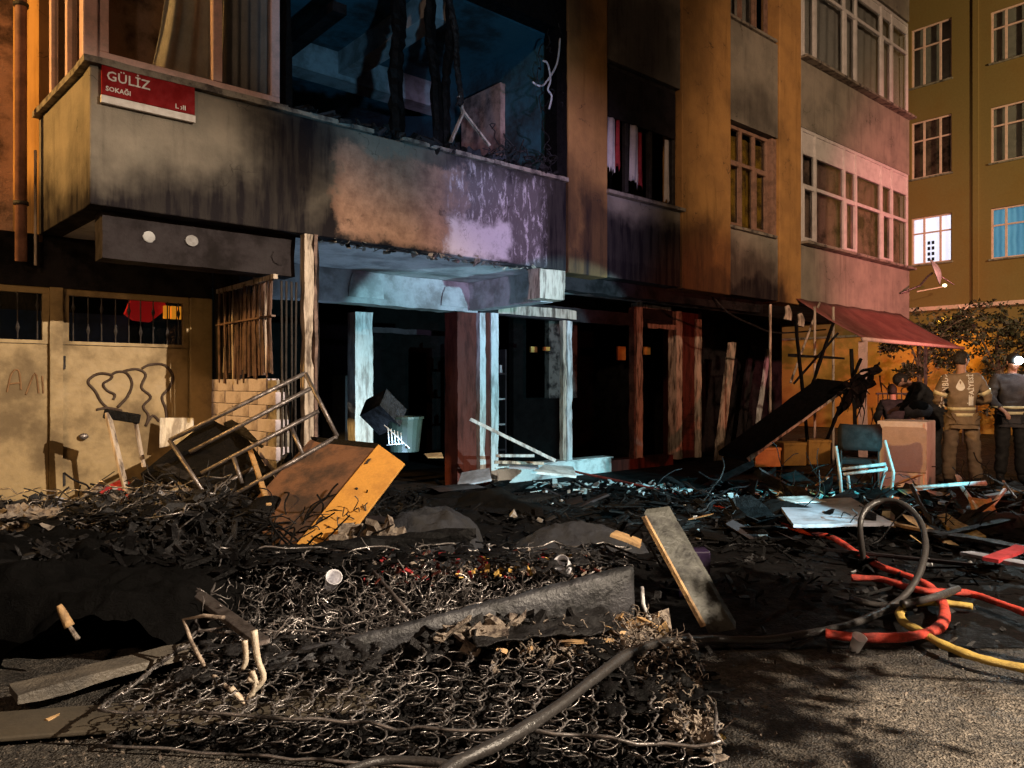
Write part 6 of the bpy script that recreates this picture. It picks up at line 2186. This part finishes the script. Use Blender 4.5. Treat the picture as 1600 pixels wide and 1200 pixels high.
tube_thing('white_wire_frame', [('wire', [Q(350, 965, 3.3), Q(318, 962, 3.35), Q(287, 968, 3.4), Q(300, 1005, 3.3), Q(322, 1045, 3.2), Q(350, 1070, 3.1), Q(385, 1095, 3.0)])], M['postpale'],
           'pale bent border wire curling out of the left end of the springs', 'wire', .009)
ob_ = thing('burnt_stub', 'orange tipped burnt stub poking from the black mattress', 'stub', G(98, 1055, .05) + Vector((0, .12, .12)))
MB().tube([(0, 0, 0), (-.04, .0, .06)], [.012, .01], 7).build('stem', M['palash'], ob_)
MB().tube([(-.04, 0, .06), (-.075, 0, .13), (-.09, 0, .16)], [.024, .012], 8, 3).build('tip', M['rawwood'], ob_, smooth=True)
o = MB().tube([(0, 0, 0), (.01, .03, .002), (.015, .07, 0)], [.018, .010], 7, 2).build('cigarette_stub', M['rawwood'], None)
o.location = G(72, 1130, .02)
tag(o, 'small orange brown fragment on the asphalt below the grey plank', 'fragment')
o = MB().obox((0, 0, 0), (1.5, .28, 0), (-.08, .24, 0), (0, 0, .02)).build('sheet_edge', mk('olive_sheet', (.085, .07, .05), .6, dirt=.4, scale=3), None, bevel=.006)
o.location = G(-60, 1165, .01)
tag(o, 'dull olive sheet on the asphalt between plank and springs', 'sheet')

# plastic cups
def cup(label, loc, rot, s=1.0):
    t = thing('plastic_cup', label, 'cup', loc)
    t.rotation_euler = rot
    mb = MB()
    n = 24
    prof = ((.0, .001), (.026, 0), (.030, .03), (.036, .085), (.038, .086), (.038, .09), (.034, .085), (.029, .03), (.025, .004), (0, .004))
    for (r_, z_) in prof:
        for k in range(n):
            a = 2 * math.pi * k / n
            mb.v.append((r_ * s * math.cos(a), r_ * s * math.sin(a), z_ * s))
    mb.f = [(j * n + k, j * n + (k + 1) % n, (j + 1) * n + (k + 1) % n, (j + 1) * n + k) for j in range(len(prof) - 1) for k in range(n)]
    mb.build('wall', M['cupwhite'], t, smooth=True)
    return t


cm = glass_mat('milky_plastic', (.9, .9, .92), .2)
nt_ = cm.node_tree
df = nt_.nodes.new('ShaderNodeBsdfDiffuse')
df.inputs[0].default_value = (.9, .9, .95, 1)
mx = nt_.nodes.new('ShaderNodeMixShader')
mx.inputs[0].default_value = .65
old = nt_.nodes['Material Output'].inputs[0].links[0].from_socket
nt_.links.new(old, mx.inputs[1])
nt_.links.new(df.outputs[0], mx.inputs[2])
nt_.links.new(mx.outputs[0], nt_.nodes['Material Output'].inputs[0])
M['cupwhite'] = cm
cup('clear plastic cup lying on the springs left of the thin rod', Q(516, 915, 4.0), (R(50), R(10), R(20)), 1.15)
cup('clear plastic cup tipped beside the charred board', Q(890, 893, 4.45), (R(40), R(-40), 0), 1.35)
cup('clear plastic cup on the dark road by the hoses', G(1335, 1015, 0.02), (R(25), R(8), 0), .95)

# ================================================================== HOSES
def hose(name, pts, r, mat, label, n=12, k=10):
    o0 = pts[0].copy()
    m_ = (len(pts) - 1) * k + 1
    ph = rnd.random() * 6
    rr = [r * (1 + .07 * math.sin(i * .31 + ph) + .05 * math.sin(i * .83) + rnd.uniform(-.03, .03)) for i in range(m_)]
    o = MB().tube(catmull([p - o0 for p in pts], k), rr, n, 0, True, .74 if 'hose' in name and mat != 'blkhose' else 1.0).build(name, M[mat], None, smooth=True)
    o.location = o0
    return tag(o, label, 'hose')


hose('hose', [G(640, 1260, .2), G(705, 1198, .19), G(790, 1155, .2), G(870, 1105, .2), G(935, 1055, .2), G(985, 1020, .185), G(1040, 1003, .14), G(1110, 999, .06), G(1200, 1000, .03),
              G(1290, 985, .03), G(1350, 968, .03), Q(1400, 942, 4.55), Q(1432, 905, 4.75), Q(1446, 855, 5.0), Q(1436, 812, 5.3), Q(1405, 785, 5.5), Q(1372, 784, 5.6), Q(1350, 800, 5.55), Q(1344, 830, 5.5), G(1350, 880, .03)],
     .0215, 'blkhose', 'long black grey hose from the lower edge rising in a loop over the red hoses')
hose('fire_hose', [G(1040, 768, .04), G(1100, 785, .04), G(1135, 797, .05), G(1180, 808, .05), G(1215, 818, .06), G(1260, 832, .05), G(1300, 840, .05), G(1345, 868, .05), G(1375, 885, .05), G(1410, 897, .05), G(1450, 915, .06), G(1474, 945, .05),
                   G(1472, 975, .05), G(1445, 990, .05), G(1400, 996, .04), G(1340, 996, .03), G(1290, 990, .03)], .030, 'redhose', 'red fire hose crossing the road and curling back under the black hose')
hose('fire_hose', [G(1330, 903, .04), G(1375, 905, .05), G(1410, 915, .06), G(1450, 924, .08), G(1510, 927, .05), G(1560, 942, .05), G(1640, 972, .05)], .030, 'redhose', 'red fire hose running out to the right edge')
hose('fire_hose', [G(850, 722, .12), G(900, 737, .10), G(960, 750, .07), G(1030, 765, .05), G(1100, 775, .04)], .022, 'redhose', 'dark red hose on the rubble before the white sill')
hose('yellow_hose', [G(1520, 948, .03), G(1470, 942, .03), G(1430, 944, .03), G(1407, 955, .04), G(1412, 972, .04), G(1435, 985, .04), G(1465, 1003, .04), G(1510, 1022, .04), G(1560, 1036, .04), G(1640, 1052, .04)], .026, 'yelhose', 'yellow canvas hose curling under the red one and out to the right edge')
hose('grey_hose', [G(1410, 944, .10), G(1440, 938, .11), G(1470, 930, .11), G(1497, 920, .10)], .022, 'blkhose', 'short grey hose end lying on the red hose loop')
hose('grey_hose', [G(1330, 935, .03), G(1350, 942, .03), G(1390, 948, .03), G(1430, 950, .06)], .020, 'blkhose', 'short grey hose left of the yellow hose curl')
hose('cable', [G(540, 1205, .12), G(600, 1188, .1), G(700, 1194, .1), G(760, 1215, .1)], .014, 'blkhose', 'thin black cable curving at the lower edge of the springs')
chips('yellow_crumbs', 10, lambda g: tuple(G(g.uniform(1110, 1130), g.uniform(1150, 1165), .01)), .012, 'flame_foam', seed=71)
chips('road_crumbs', 260, lambda g: tuple(G(g.uniform(900, 1640), g.uniform(1010, 1230), .004)), .0035, 'palash', seed=72, flat=.6)
chips('road_crumbs', 500, lambda g: tuple(G(g.uniform(-60, 420), g.uniform(1130, 1260), .004)), .003, 'palash', seed=73, flat=.6)

# ================================================================== burnt, splintered edges
k = 0
for o in list(COL.objects):
    if o.type != 'MESH': continue
    n = o.name.split('.')[0]
    if n in ('shop_post', 'front_post', 'pier_strip', 'burnt_board', 'burnt_jamb', 'sign_frame_rail', 'hanging_sign_frame', 'fascia', 'beam_end_cap', 'column_casing', 'inner_column', 'hanging_edge', 'door_post', 'inner_door_head', 'batten', 'leaning_plank', 'post'):
        roughen(o, .010 if n in ('front_post', 'shop_post', 'pier_strip', 'burnt_board', 'fascia', 'hanging_edge', 'sign_frame_rail') else .005, .07, .05 if n != 'door_post' else 0, k)
        k += 1
    elif n in ('plank', 'charred_plank', 'charred_tabletop', 'white_board', 'grey_plank', 'fallen_panel', 'broken_lath', 'white_panel_piece', 'carton', 'end_beam', 'lintel', 'sill_wall', 'parapet_cap', 'beam', 'soffit', 'corner_column'):
        roughen(o, .006 if n not in ('lintel', 'soffit') else .009, .09, .03, k)
        k += 1
